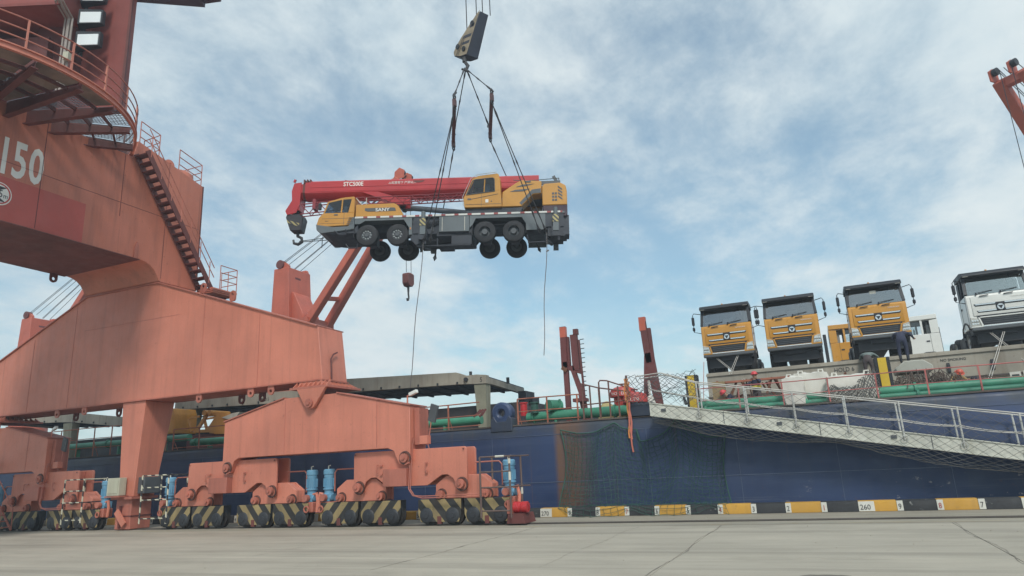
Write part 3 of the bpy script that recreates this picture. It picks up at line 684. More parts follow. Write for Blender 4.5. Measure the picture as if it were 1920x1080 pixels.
            for d in (-.86,.86):
                wc=bc+d
                t=MB(); t.box(wc-.74,wc+.74,20.68,20.98,.42,.83); tr=t.build('wheel_truck','dark',PC); made.append(tr)
                for e in (-.44,.44):
                    w=MB(); w.lathe([(.001,-.13),(.1,-.13),(.12,-.06),(.27,-.06),(.28,-.09),(.37,-.09),(.37,-.05),(.32,-.045),(.32,.045),(.37,.05),(.37,.09),(.001,.09)],(wc+e,20.8,.36),'y',24); w.build('wheel','wheelsteel',tr)
                    ab=MB(); ab.lathe([(.001,-.06),(.09,-.06),(.10,-.04),(.20,-.035),(.24,-.01),(.25,0.)],(wc+e*1.1,20.515,.33),'y',18); ab.build('axle_cap','dark',tr)
                gp=MB().prism([(-.70,.12),(.70,.12),(.80,.36),(.80,.83),(-.80,.83),(-.80,.36)],'y',20.52,20.56)
                for v in range(len(gp.v)): q=gp.v[v]; gp.v[v]=(q[0],q[1],q[2])
                g=gp.build('guard_plate','stripeR' if s<0 else 'stripeL',tr,bevel=.01); g.location.x+=wc; 
                cl=MB().box(wc-.07,wc+.07,20.5,20.62,.06,.3); cl.build('rail_sweeper','dark_red',tr)
            # drive motor on the outer truck
            mx=bc+s*1.55; my=20.85
            mo=MB()
            mo.lathe([(.001,1.0),(.19,1.0),(.19,1.12),(.16,1.14),(.16,1.25),(.21,1.27),(.21,1.31),(.17,1.32),(.17,1.7),(.18,1.7),(.18,1.79),(.205,1.8),(.205,1.93),(.17,1.98),(.001,1.98)],(mx,my,0),'z',18)
            mt=mo.build('drive_motor','blue',PC); made.append(mt)
            fi=MB()
            for k in range(16):
                a=2*PI*k/16; fi.beam((mx+.185*math.cos(a),my+.185*math.sin(a),1.36),(mx+.185*math.cos(a),my+.185*math.sin(a),1.66),.012,.04,(math.cos(a),math.sin(a),0))
            fi.build('cooling_fin','blue',mt)
            gb=MB().box(mx-.17,mx+.17,my-.2,my+.2,.86,1.12); gb.cyl((mx-.22,my-.1,1.0),(mx+.22,my-.1,1.0),.11,12); gb.build('gearbox','blue',mt,bevel=.015)
            MB().box(mx-.2,mx+.24,my-.25,my+.2,.5,.855).build('gear_case','salmon_dirty',mt,bevel=.03)
            MB().tube([(mx,my-.05,1.98),(mx,my-.05,2.08),(mx+.12,my-.1,2.1)],.022,6).build('cable_elbow','offwhite',mt)
            MB().tube([(mx-s*1.2,my,1.95),(mx-s*.35,my,1.95),(mx-s*.25,my,1.85),(mx-s*.25,my,1.2)],.025,6).build('conduit','salmon_dirty',mt)
            MB().tube([(mx+s*.16,my-.1,1.1),(mx+s*.3,my-.1,1.15),(mx+s*.36,my-.1,.9),(mx+s*.33,my-.1,.5)],.06,8).build('brake_arm','salmon',mt)
            hk=MB().ring((bc+s*1.62,20.48,.62),.1,.03); hk.cyl((bc+s*1.55,20.46,1.0),(bc+s*1.55,20.62,1.0),.12,12); hk.build('tow_shackle','salmon_dirty',mt)
    balance(-20.75,True); balance(-12.87,True)
    # buffer at the right end
    bf=MB().lathe([(.001,-.24),(.15,-.24),(.17,-.22),(.17,-.05),(.155,-.03),(.155,.03),(.17,.05),(.17,.22),(.15,.24),(.001,.24)],(-8.85,20.6,.52),'x',20).build('buffer','redgloss',PC)
    MB().prism([(-9.25,.05),(-8.62,.05),(-8.7,.34),(-9.2,.34)],'y',20.35,21.2).build('buffer_block','dark_red',bf)
    MB().box(-9.25,-9.08,20.4,20.9,.34,.75).build('buffer_bracket','salmon_dirty',bf)
    # pipe cages round the end drives
    def cage(x0,x1,m):
        c=MB(); y=20.12
        for x in (x0,x1): c.tube([(x,y,.25),(x,y,2.08)],.032,6); c.tube([(x,y+.9,.4),(x,y+.9,2.08)],.032,6)
        for zz in (2.08,1.62,1.15,.45): c.tube([(x0,y,zz),(x1,y,zz)],.026,6)
        for zz in (2.08,1.15): c.tube([(x1,y,zz),(x1,y+.9,zz)],.026,6); c.tube([(x0-.1,y+.9,zz),(x1+.3,y+.9,zz)],.026,6)
        o=c.build('guard_cage',m,PC)
        if m=='cagebrown':
            w=MB(); w.cyl((x0+.55,y,2.08),(x0+.85,y,2.08),.036,6); w.cyl((x1,y,1.35),(x1,y,1.6),.042,6); w.cyl((x1,y,1.85),(x1,y,2.0),.042,6); w.cyl((x1,y+.9,.9),(x1,y+.9,1.1),.042,6)
            w.build('white_sleeve','offwhite',o)
        return o
    cage(-10.0,-8.98,'cagebrown'); cage(-25.05,-23.6,'stripeP'); cage(-29.7,-28.5,'stripeP')
    # second set
    for o in made:
        c=copy_tree(o); c.location.x-=18.75
    # access ladder at the left
    l=MB()
    for y in (19.6,20.1): l.beam((-34.9,y,2.1),(-32.9,y,.1),.05,.08); l.tube([(-34.9,y,3.0),(-32.95,y,1.0),(-32.9,y,.1)],.025,6)
    for k in range(8): p=k/8+.06; l.box(-34.9+2*p-.12,-34.9+2*p+.1,19.62,20.08,2.1-2*p-.02,2.1-2*p+.02)
    l.build('access_ladder','salmon_dirty',PC)
    MB().cyl((-37,19.3,3.05),(-34.2,19.75,3.05),.12,10).build('pipe_stub','offwhite',PC)
MT['cagebrown']=mat('cage_pipe',(.13,.085,.075),.6,.2,.3,(.3,.26,.2))
MT['pin_shade']=mat('pin_shade',(.11,.05,.04),.45,.3,.3,(.03,.02,.02))  # dark tone of the pin rings, shade put into the colour
build_carriage()
# ---------------------------------------------------------------- cargo ship alongside
def hull_material():
    m=mat('hull_blue',(.018,.038,.105),.5,.22,.35,(.035,.05,.085),.35,(.12,.06,.04),.16,vscale=.3,bscale=.9,sx=1.5,runs=.35)
    nt=m.node_tree;N=nt.nodes;L=nt.links;b=N['Principled BSDF']; src=b.inputs['Base Color'].links[0].from_socket
    geo=N.new('ShaderNodeNewGeometry'); sp=N.new('ShaderNodeSeparateXYZ'); L.new(geo.outputs[0],sp.inputs[0])
    def rng(s,a,b_,c,d,sm=False):
        r=N.new('ShaderNodeMapRange'); r.interpolation_type='SMOOTHSTEP' if sm else 'LINEAR'
        L.new(s,r.inputs[0]); r.inputs[1].default_value=a; r.inputs[2].default_value=b_; r.inputs[3].default_value=c; r.inputs[4].default_value=d; return r.outputs[0]
    def mul(a,b_):
        n=N.new('ShaderNodeMath'); n.operation='MULTIPLY'; L.new(a,n.inputs[0])
        if isinstance(b_,float): n.inputs[1].default_value=b_
        else: L.new(b_,n.inputs[1])
        return n.outputs[0]
    def nz(st,sc,d=6,ro=.65):
        mp=N.new('ShaderNodeMapping'); mp.inputs['Scale'].default_value=st; L.new(geo.outputs[0],mp.inputs[0]); n=N.new('ShaderNodeTexNoise'); n.inputs['Scale'].default_value=sc; n.inputs['Detail'].default_value=d; n.inputs['Roughness'].default_value=ro; L.new(mp.outputs[0],n.inputs['Vector']); return n.outputs[0]
    def mix(f,a,b_):
        x=N.new('ShaderNodeMix'); x.data_type='RGBA'; L.new(f,x.inputs[0]); L.new(a,x.inputs[6])
        x.inputs[7].default_value=(*b_,1); return x.outputs[2]
    c=src
    # faded sheer strake, a run of rust below a scupper, chips near the fender line
    c=mix(mul(rng(sp.outputs[2],2.75,3.05,0,1),rng(nz((1,1,.3),.8),.35,.6,.25,.8)),c,(.045,.052,.06))
    band=mul(rng(sp.outputs[0],-9.45,-9.2,0,1,True),rng(sp.outputs[0],-8.75,-7.6,1,0,True))
    c=mix(mul(band,rng(nz((5,1,.12),1.2),.28,.5,.75,1.)),c,(.125,.066,.042))
    b2=mul(rng(sp.outputs[0],-8.9,-8.2,0,1,True),rng(sp.outputs[0],-7.6,-5.8,1,0,True))
    c=mix(mul(b2,rng(nz((4,1,.15),1.),.3,.7,.05,.35)),c,(.045,.055,.03))
    low=rng(sp.outputs[2],.3,1.3,1,.0)
    c=mix(mul(mul(rng(nz((1,1,1.6),2.2,9,.75),.63,.67,0,1),low),rng(sp.outputs[0],-2,1.5,0,1)),c,(.40,.36,.33))
    c=mix(rng(nz((.15,1,2.2),1.3,5),.52,.7,0,.35),c,(.055,.08,.15))
    c=mix(mul(rng(nz((.10,1,6.),1.6,8,.7),.60,.68,0,.55),rng(sp.outputs[2],.0,1.7,1,0)),c,(.15,.16,.19))
    c=mix(rng(nz((6,1,.10),1.1,5,.6),.62,.72,0,.45),c,(.13,.07,.045))
    L.new(c,b.inputs['Base Color']); MT['hull']=m
hull_material()
SH=wthing('cargo_ship','blue hulled bulk cargo ship moored along the quay with open hatches','ship',(-15,39,-2.4))
def rail_run(x0,x1,y,z,h,levels,step,m,parent,posts=True,lean=0,w=1.):
    r=MB()
    for l in levels:
        n=max(2,int((x1-x0)/1.5)); r.tube([(x0+(x1-x0)*k/n,y+.01*math.sin(k*2.3),z+h*l+.012*math.sin(k*1.7+l)) for k in range(n+1)],.026*w if l==1 else .02*w,6)
    o=r.build('railing',m,parent)
    if posts:
        n=int((x1-x0)/step)
        for k in range(n+1):
            x=x0+step*k; p=MB().beam((x,y,z),(x,y+lean,z+h),.06*w,.03); p.beam((x+.02,y,z),(x+.1,y+.28,z),.03,.03) ; p.beam((x,y+.02,z+h*.5),(x+.02,y+.3,z),.025,.03) if k%3==0 else None
            p.build('rail_post',m,o)
def build_ship():
    h=MB(); 
    sec=[(25.35,-3.2),(25.3,-2.4),(25.3,3.12),(25.34,3.22),(25.42,3.28),(53,3.28),(53,-3.2)]
    h.prism(sec,'x',-110,62); hull=h.build('hull','hull',SH)
    w=MB(); w.box(-110,62,25.285,25.302,1.10,1.125); w.box(-110,62,25.288,25.302,-.9,-.88); w.box(-110,62,25.286,25.302,2.86,2.875)
    for k in range(-22,9): w.box(k*3.1+.4,k*3.1+.415,25.292,25.302,-2.4,2.86)
    w.build('weld_line','weldblue',hull)
    g=MB(); g.box(-110,62,25.36,25.60,3.282,3.34); g.build('gunwale_bar','rust_red2',SH)
    d=MB().box(-109,61,25.62,52.9,3.283,3.30); d.build('deck','deckgreen',SH)
    # railings
    rail_run(-60,-30.2,25.5,3.34,1.5,(1,.62,.3),1.35,'rail_rust',SH)
    rail_run(-29.8,-12.6,25.5,3.34,1.02,(1,.5,.1),1.75,'rail_rust',SH)
    rail_run(-10.9,-8.3,25.5,3.34,1.0,(1,.5,.12),1.25,'rail_rust',SH)
    rail_run(-3.9,14,25.62,3.34,.80,(1,.45),1.45,'rail_pink',SH,w=.75)
    # boarding gate, its rails rising above the deck rail
    gt=MB()
    A=[(-8.2,4.72),(-7.5,4.5),(-6.45,4.28)]
    gt.tube([(x,25.45,z) for x,z in A],.03,6); gt.tube([(x,25.45,z-.55) for x,z in ((-8.2,4.45),(-6.4,4.5))],.026,6)
    gt.tube([(-7.52,25.6,3.4),(-7.52,25.6,4.72),(-7.46,25.6,4.79),(-7.2,25.6,4.76),(-6.45,25.6,4.45)],.03,6)
    for x,z in ((-8.15,4.7),(-7.85,4.6),(-7.5,4.5),(-7.1,4.7),(-6.75,4.5)): gt.beam((x,25.45,3.36),(x,25.45,z),.05,.05)
    gt.tube([(-6.38,25.4,3.3),(-6.38,25.4,4.86)],.04,6); gt.build('boarding_gate','gate_rust',SH)
    # green deck pipe with flanges, valves
    def pipe(x0,x1,y,z,r):
        p=MB().cyl((x0,y,z),(x1,y,z),r,16); o=p.build('deck_pipe','green',SH)
        f=MB()
        n=int((x1-x0)/3.4)
        for k in range(n+1):
            x=x0+.3+k*3.4; f.lathe([(r,-.035),(r+.06,-.035),(r+.06,.035),(r,.035)],(x,y,z),'x',16); f.box(x+.9,x+1.0,y-.12,y+.12,3.3,z-r+.03)
        f.build('pipe_flange','green',o)
    pipe(-60,-29.8,26.5,4.0,.17); pipe(-29.6,-13.0,26.5,3.72,.17); pipe(-10.9,-6.2,26.5,3.66,.2); pipe(-4.0,16,26.6,3.62,.17); pipe(-4.0,16,26.15,3.42,.09)
    v=MB(); v.cyl((-10.5,26.3,3.8),(-10.5,26.3,4.2),.16,14); v.cyl((-10.5,26.3,4.2),(-10.5,26.3,4.25),.2,14); v.build('pipe_valve','greendark',SH)
    v=MB(); v.cyl((-9.85,26.2,4.05),(-9.55,26.7,4.05),.24,16); v.cyl((-9.45,26.45,3.9),(-9.45,26.45,4.3),.05,8); v.build('valve_wheel','green',SH)
    r=MB().cyl((-11.1,26.6,3.75),(-11.1,26.6,4.25),.15,14); r.cyl((-11.1,26.6,4.25),(-11.1,26.6,4.3),.18,14); r.build('hydrant','redgloss',SH)
    r=MB()
    for k in range(5): r.beam((-13.0+.09*k,25.75,3.8+.05*(k%3)),(-12.75+.06*k,25.9,4.1-.07*(k%2)),.09,.07)
    r.build('mooring_roller','rust_red',SH)
    # hatch coamings
    c5=MB(); c5.box(-50,-13.2,32,32.35,3.3,4.88); c5.box(-50,-13.2,32.35,32.6,4.7,4.88); c5.box(-13.5,-13.2,32.36,46,3.3,4.88); c5.box(-50,-13.5,45.6,46,3.3,4.88); co5=c5.build('hatch_coaming','coaming_dark',SH)
    c6=MB(); c6.box(-4.4,20,32.5,32.85,3.3,5.46); c6.box(-4.4,-4.05,32.855,46,3.3,5.46); c6.box(-4.42,20,32.44,32.498,5.3,5.40) ; co6=c6.build('hatch_coaming','cover',SH)
    s=MB()
    for k in range(16):
        x=-3.9+1.5*k; s.prism([(32.495,4.98),(32.495,4.55),(32.40,4.62),(32.40,4.9)],'x',x-.05,x+.05)
    s.build('coaming_bracket','dark',co6)
    st=MB(); st.box(-4.4,20,32.15,32.44,4.30,4.36); st.build('coaming_step','rust_red2',co6)
    text('lettering','HOLD 6',.26,(.90,32.49,5.0),(1,0,0),(0,0,1),'blacknum',co6,sx=.85)
    text('lettering','NO SMOKING',.15,(4.85,32.49,5.05),(1,0,0),(0,0,1),'blacknum',co6,sx=.95)
    nt_=MB(); nt_.box(7.0,7.36,32.10,32.14,4.05,4.38); nt_.box(7.44,7.84,32.10,32.14,4.05,4.40); nt_.build('notice_plate','plate',co6)
    nt_=MB(); nt_.box(7.06,7.3,32.09,32.099,4.11,4.28); nt_.box(7.5,7.66,32.09,32.099,4.18,4.34); nt_.build('notice_print','blacknum',co6)
    # dark rolling tracks/gear behind the far coaming
    dk=MB().box(-4.05,20,32.86,46,5.38,5.46); dk.build('hatch_top','cover',SH)
    ob=MB().box(-4.0,3.2,25.7,26.6,3.3,3.36)
    # timber fender blocks and small junk along the deck edge
    random.seed(5)
    j=MB()
    for k in range(40):
        x=-3.6+k*.14+random.uniform(-.05,.05); a=random.uniform(0,6); j.beam((x,30.4+random.uniform(-.4,.4),4.0+random.uniform(0,.75)),(x+.25*math.cos(a),30.4,4.05+random.uniform(0,.8)),.05,.08)
    j.build('lashing_gear_rack','rust',SH)
    rk=MB()
    for x in (-3.7,-2.3,-.9): rk.beam((x,30.3,3.3),(x,30.3,4.85),.09,.09)
    rk.box(-3.8,-.8,30.2,30.4,4.72,4.8); rk.box(-3.8,-.8,30.0,30.5,3.95,4.0); rk.build('rack_frame','rail_rust',SH)
    bx=MB().box(-3.85,-3.35,29.6,30.0,3.3,4.75); bx.build('deck_locker','khaki_paint',SH)
    # dark bulwark corner under the vents
    bw=MB(); bw.box(-6.34,-5.5,25.36,27.2,3.3,3.72); bw.box(-6.36,-5.48,25.33,27.25,3.72,3.8); bw.build('gangway_platform','hull',SH)
MT['weldblue']=mat('weld_blue',(.09,.12,.19),.6,.2); MT['rust_red2']=mat('deck_edge_paint',(.10,.085,.075),.8,.3,.3,(.14,.06,.04),.4)
MT['deckgreen']=mat('deck_paint',(.10,.085,.07),.8,.25,.0,(0,0,0),.4,(.12,.06,.04)); MT['greendark']=mat('valve_green',(.03,.10,.075),.55,.2,.2)
MT['gate_rust']=mat('gate_paint',(.17,.08,.065),.75,.25,.3,(.1,.05,.03),.4); MT['khaki_paint']=mat('locker_paint',(.34,.25,.13),.7,.15,.4,(.15,.08,.04),.3)
build_ship()
def build_chock():
    t=wthing('mooring_chock','round blue mooring chock with a hole and worn white paint on the ship side','mooring chock',(-11.55,25.5,3.3))
    MB().lathe([(.14,-.12),(.2,-.17),(.36,-.17),(.44,-.1),(.44,.25),(.2,.25),(.14,.18),(.14,-.12)],(-11.55,25.45,3.83),'y',28).build('chock_ring','hullchip',t)
    MB().prism([(-12.02,3.1),(-11.08,3.1),(-11.1,3.6),(-11.22,3.72),(-11.35,3.5),(-11.75,3.5),(-11.88,3.72),(-12.0,3.6)],'y',25.26,25.8).build('chock_base','hull',t,bevel=.02)
MT['hullchip']=mat('chock_blue',(.03,.055,.13),.5,.2,0,(0,0,0),.9,(.5,.5,.5),vscale=1.5)
build_chock()
def post(name,label,x,y,segs,rungs=None,m='rust_red'):
    t=wthing(name,label,'steel post',(x,y,3.3))
    a=MB()
    for (p,q,w,h) in segs: a.beam(p,q,w,h,(0,1,0))
    a.build('post_frame',m,t)
    return t
def build_posts():
    t=post('lashing_post','tall rust red steel post with orange top beside the green pipe valves',-9.6,28,[((-9.62,28,3.3),(-9.62,28,6.0),.2,.2),((-9.66,28,5.75),(-9.64,28,7.55),.26,.2),((-9.5,28.12,5.8),(-9.5,28.12,7.1),.12,.2)])
    MB().box(-9.775,-9.505,27.895,28.105,7.08,7.53).build('orange_cap','ship_orange',t)
    MB().beam((-9.7,27.95,5.62),(-9.6,27.95,5.75),.25,.26).build('stop_block','rust',t)
    t=post('lashing_post','rust red steel post with a row of rungs by the boarding gate',-9.05,28,[((-8.85,28,3.3),(-9.0,28,4.6),.24,.22),((-9.0,28,4.6),(-9.35,28,5.8),.18,.2),((-9.14,28,5.6),(-9.17,28,7.15),.3,.2),((-8.86,28,3.8),(-8.96,28,6.9),.07,.1),((-9.5,28,5.72),(-8.95,28,5.5),.16,.16),((-9.3,27.9,4.32),(-8.75,27.9,4.32),.14,.5)])
    MB().box(-9.17,-8.97,27.9,28.1,7.13,7.38).build('orange_cap','rust_red',t)
    for k in range(13): MB().cyl((-8.93+.003*k,27.97,4.5+.2*k),(-8.75+.003*k,27.93,4.5+.2*k),.018,5).build('rung','dark',t)
    t=post('lashing_post','rust red steel post on spread legs behind the gangway head',-6.0,28,[((-6.35,28,3.3),(-6.08,28,5.9),.2,.18),((-5.72,28,3.3),(-5.98,28,6.0),.34,.2),((-6.02,28,5.6),(-6.14,28,7.5),.26,.2),((-5.88,28.1,5.8),(-5.92,28.1,7.05),.14,.2)])
    MB().box(-6.27,-6.0,27.89,28.11,6.95,7.52).build('orange_cap','ship_orange',t)
    b=MB(); b.tube([(-6.05,27.7,4.85),(-6.05,27.7,4.3)],.05,6); b.lathe([(.001,.32),(.12,.25),(.2,.0),(.18,-.28),(.001,-.36)],(-6.02,27.6,3.95),'z',12)
    b=b.build('white_fender','bag',None); tag(b,'small white rope fender hanging on the post beside the gangway head','fender')
    for i,(x,lab) in enumerate(((2.26,'black post with bright yellow scratched face, behind the gangway below the third truck'),(-4.18,'black post with dull yellow stripe at the head of the gangway'))):
        t=wthing('guide_post',lab,'guide post',(x,26.6,3.3),'black and yellow guide posts on the deck edge')
        a=MB(); a.box(x-.24,x+.24,26.55,26.85,3.3,4.78); a.box(x-.3,x+.3,26.5,26.9,3.3,3.4); a.beam((x-.3,26.7,3.7),(x-.38,26.7,4.0),.1,.1); a.build('post_body','black',t,bevel=.02)
        MB().box(x-.13-.02*i,x+.13-.02*i,26.53,26.548,3.42,4.76).build('yellow_face','yellowpost',t)
build_posts()
def build_vents():
    def vent(x,y,z,r,lab,cyl):
        t=wthing('mushroom_ventilator',lab,'ventilator',(x,y,3.3),'red mushroom ventilators')
        MB().lathe([(r*.72,-.42),(r*.72,-.06)],(x,y,z),'z',20).build('trunk',cyl,t)
        MB().lathe([(r*.6,-.05),(r,-.05),(r,.12),(r*.9,.25),(r*.6,.33),(r*.3,.36),(.001,.37)],(x,y,z),'z',26).build('hood','domered',t)
        w=MB(); w.cyl((x,y,z+.36),(x,y,z+.46),.03,8); w.ring((x,y,z+.46),.12,.018,14,'z'); w.build('hand_wheel','dark_red',t)
        for k in range(3): 
            a=-2.2+k*.6; MB().beam((x+r*.8*math.cos(a),y+r*.8*math.sin(a),z-.42),(x+r*.8*math.cos(a),y+r*.8*math.sin(a),z-.04),.05,.03).build('strut','domered',t)
        for k,ch in enumerate('HOLD6'):
            a=R(-125+16*k); rr=r+.004; tx=(-math.sin(a),math.cos(a),0)
            text('lettering',ch,.17,(x+rr*math.cos(a)-tx[0]*.06,y+rr*math.sin(a)-tx[1]*.06,z+.0),tx,(0,0,1),'whiteprint',t,ext=.004)
    vent(-7.05,27.3,4.30,.52,'red mushroom ventilator, the higher one behind the boarding gate','trunkred')
    vent(-6.42,26.7,3.98,.48,'red mushroom ventilator, the lower one beside the gangway head','dark')
    t=wthing('deck_tarpaulin','pale yellow canvas bundle on deck behind the boarding gate','tarpaulin',(-7.4,27,3.3))
    random.seed(2)
    def fn(u,v): 
        x=-8.1+1.5*u; return (x,26.9+.5*v,3.3+(1-abs(2*v-1)**2)*(.75+.12*math.sin(u*9))*(1-(2*u-1)**6)+.02*math.sin(30*u+9*v))
    MB().grid(fn,18,8).build('canvas','canvas',t)
    t=wthing('deck_ventilator_box','low grey box ventilator in front of the hatch coaming, worker standing on it','ventilator',(3.5,29.4,3.3))
    MB().box(3.0,3.95,29.2,30.0,3.3,4.32).build('trunk','cover',t)
    MB().prism([(2.9,4.42),(4.08,4.42),(4.08,4.62),(3.8,4.84),(3.2,4.84),(2.86,4.6)],'y',29.0,30.2).build('hood','coverlight',t,bevel=.03)
MT['trunkred']=MT['domered']; MT['canvas']=mat('canvas',(.5,.42,.2),.85,.15,bump=.2); MT['coverlight']=mat('vent_grey',(.40,.40,.35),.7,.12,.3,(.2,.18,.14),.2)
build_vents()
def build_covers():
    def cover(lab,front,y0,y1,drop,leg=None,num=None,grp='open grey hatch covers'):
        # front: list of (x,ztop,zbot) along the quay side face; drop: fall of the far edge
        x0=front[0][0]; t=wthing('hatch_cover',lab,'hatch cover',(sum(f[0] for f in front)/len(front),(y0+y1)/2,3.3),grp)
        m=MB(); e=MB()
        for (a,b) in zip(front[:-1],front[1:]):
            m.hexa([(a[0],y0,a[2]),(b[0],y0,b[2]),(b[0],y0+.35,b[2]),(a[0],y0+.35,a[2]),(a[0],y0,a[1]),(b[0],y0,b[1]),(b[0],y0+.35,b[1]),(a[0],y0+.35,a[1])])
        m.build('side_girder','cover',t)
        a,b=front[0],front[-1]
        p=MB().hexa([(a[0]+.02,y0+.35,a[2]+.2),(b[0]-.02,y0+.35,b[2]+.2),(b[0]-.02,y1,b[2]+.2-drop),(a[0]+.02,y1,a[2]+.2-drop),(a[0]+.02,y0+.35,a[1]-.05),(b[0]-.02,y0+.35,b[1]-.05),(b[0]-.02,y1,b[1]-.05-drop),(a[0]+.02,y1,a[1]-.05-drop)])
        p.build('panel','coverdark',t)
        ends=MB()
        for q,dx in ((a,-.0),(b,-.22)):
            ends.hexa([(q[0]+dx,y0+.36,q[2]+.02),(q[0]+dx+.22,y0+.36,q[2]+.02),(q[0]+dx+.22,y1,q[2]-drop+.02),(q[0]+dx,y1,q[2]-drop+.02),(q[0]+dx,y0+.36,q[1]-.1),(q[0]+dx+.22,y0+.36,q[1]-.1),(q[0]+dx+.22,y1,q[1]-drop-.1),(q[0]+dx,y1,q[1]-drop-.1)])
        ends.build('end_girder','cover',t)
        n=max(3,int((b[0]-a[0])/1.1))
        for k in range(1,n):
            f=k/n; x=a[0]+(b[0]-a[0])*f; zb=a[2]+(b[2]-a[2])*f
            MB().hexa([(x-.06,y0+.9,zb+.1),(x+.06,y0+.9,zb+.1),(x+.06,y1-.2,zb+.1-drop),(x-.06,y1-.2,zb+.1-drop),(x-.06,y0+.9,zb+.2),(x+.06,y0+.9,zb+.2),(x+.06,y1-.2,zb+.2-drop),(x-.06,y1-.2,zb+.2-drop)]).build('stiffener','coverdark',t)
        sp=MB()
        for k in range(1,n):
            f=(k-.4)/n; x=a[0]+(b[0]-a[0])*f; zt=a[2]+(b[2]-a[2])*f
            sp.box(x-.04,x+.04,y0-.06,y0-.002,zt+.05,zt+.16); 
        sp.build('cleat','dark',t)
        if leg:
            (xa,xb,za),(xc,xd,zc)=leg
            MB().hexa([(xc,y0+.05,zc),(xd,y0+.05,zc),(xd,y0+.5,zc),(xc,y0+.5,zc),(xa,y0+.05,za),(xb,y0+.05,za),(xb,y0+.6,za),(xa,y0+.6,za)]).build('hatch_arm','coverarm',t)
        return t
    t=cover('open grey hatch cover numbered 5 at its corner, with tapered arm and dark underside',[(-26.4,6.98,6.2),(-16.58,6.54,5.93),(-16.0,6.32,5.9),(-15.45,6.33,5.86),(-14.9,6.26,5.84)],31,35.9,.18,((-15.6,-14.95,5.83),(-15.42,-14.98,3.6)))
    b=MB(); b.cyl((-16.0,30.9,6.12),(-16.0,30.995,6.12),.11,14); b.build('wheel_hub','dark',t)
    text('lettering','5',.34,(-15.25,30.995,5.93),(1,0,0),(0,0,1),'blacknum',t,sx=.9)
    m=MB(); m.box(-14.9,-14.45,35.0,36.3,5.15,5.75); m.box(-14.7,-14.3,35.6,36.6,5.0,5.45); m.cyl((-14.68,33.2,6.0),(-14.68,33.2,6.32),.09,8); m.cyl((-15.9,31.3,6.3),(-15.9,31.3,6.55),.08,8); m.build('hinge_gear','dark',t)
    t=cover('open grey hatch cover lettered HOLD 5, behind the equalizer beam of the portal crane',[(-36.3,6.77,6.13),(-26.7,6.52,5.88)],31,36.5,.2,((-35.45,-34.6,6.0),(-35.6,-34.75,3.4)))
    text('lettering','HOLD 5',.26,(-29.6,30.99,6.1),(1,0,0),(0,0,1),'blacknum',t,sx=.85)
    for k in range(3): 
        MB().box(-35,-27,30.9-.0+.3*k+.5,31.0+.3*k+.5,5.72-.12*k,5.80-.12*k).build('track_rail','coverdark',t)
    t=cover('open grey hatch cover ending at a corner post with tapered arm above the far bogies',[(-54,7.5,6.4),(-47.2,6.85,6.12),(-45.75,6.72,6.02)],31,36.5,.2,((-46.7,-45.8,6.0),(-46.35,-45.75,3.6)))
    cover('low sloping grey hatch cover panel between the corner post and the crane support leg',[(-45.6,6.62,6.0),(-40.9,6.03,5.42)],31.1,37,.2)
MT['coverarm']=mat('hatch_arm_grey',(.26,.255,.19),.8,.16,.5,(.14,.11,.07),.3,vscale=1)
build_covers()
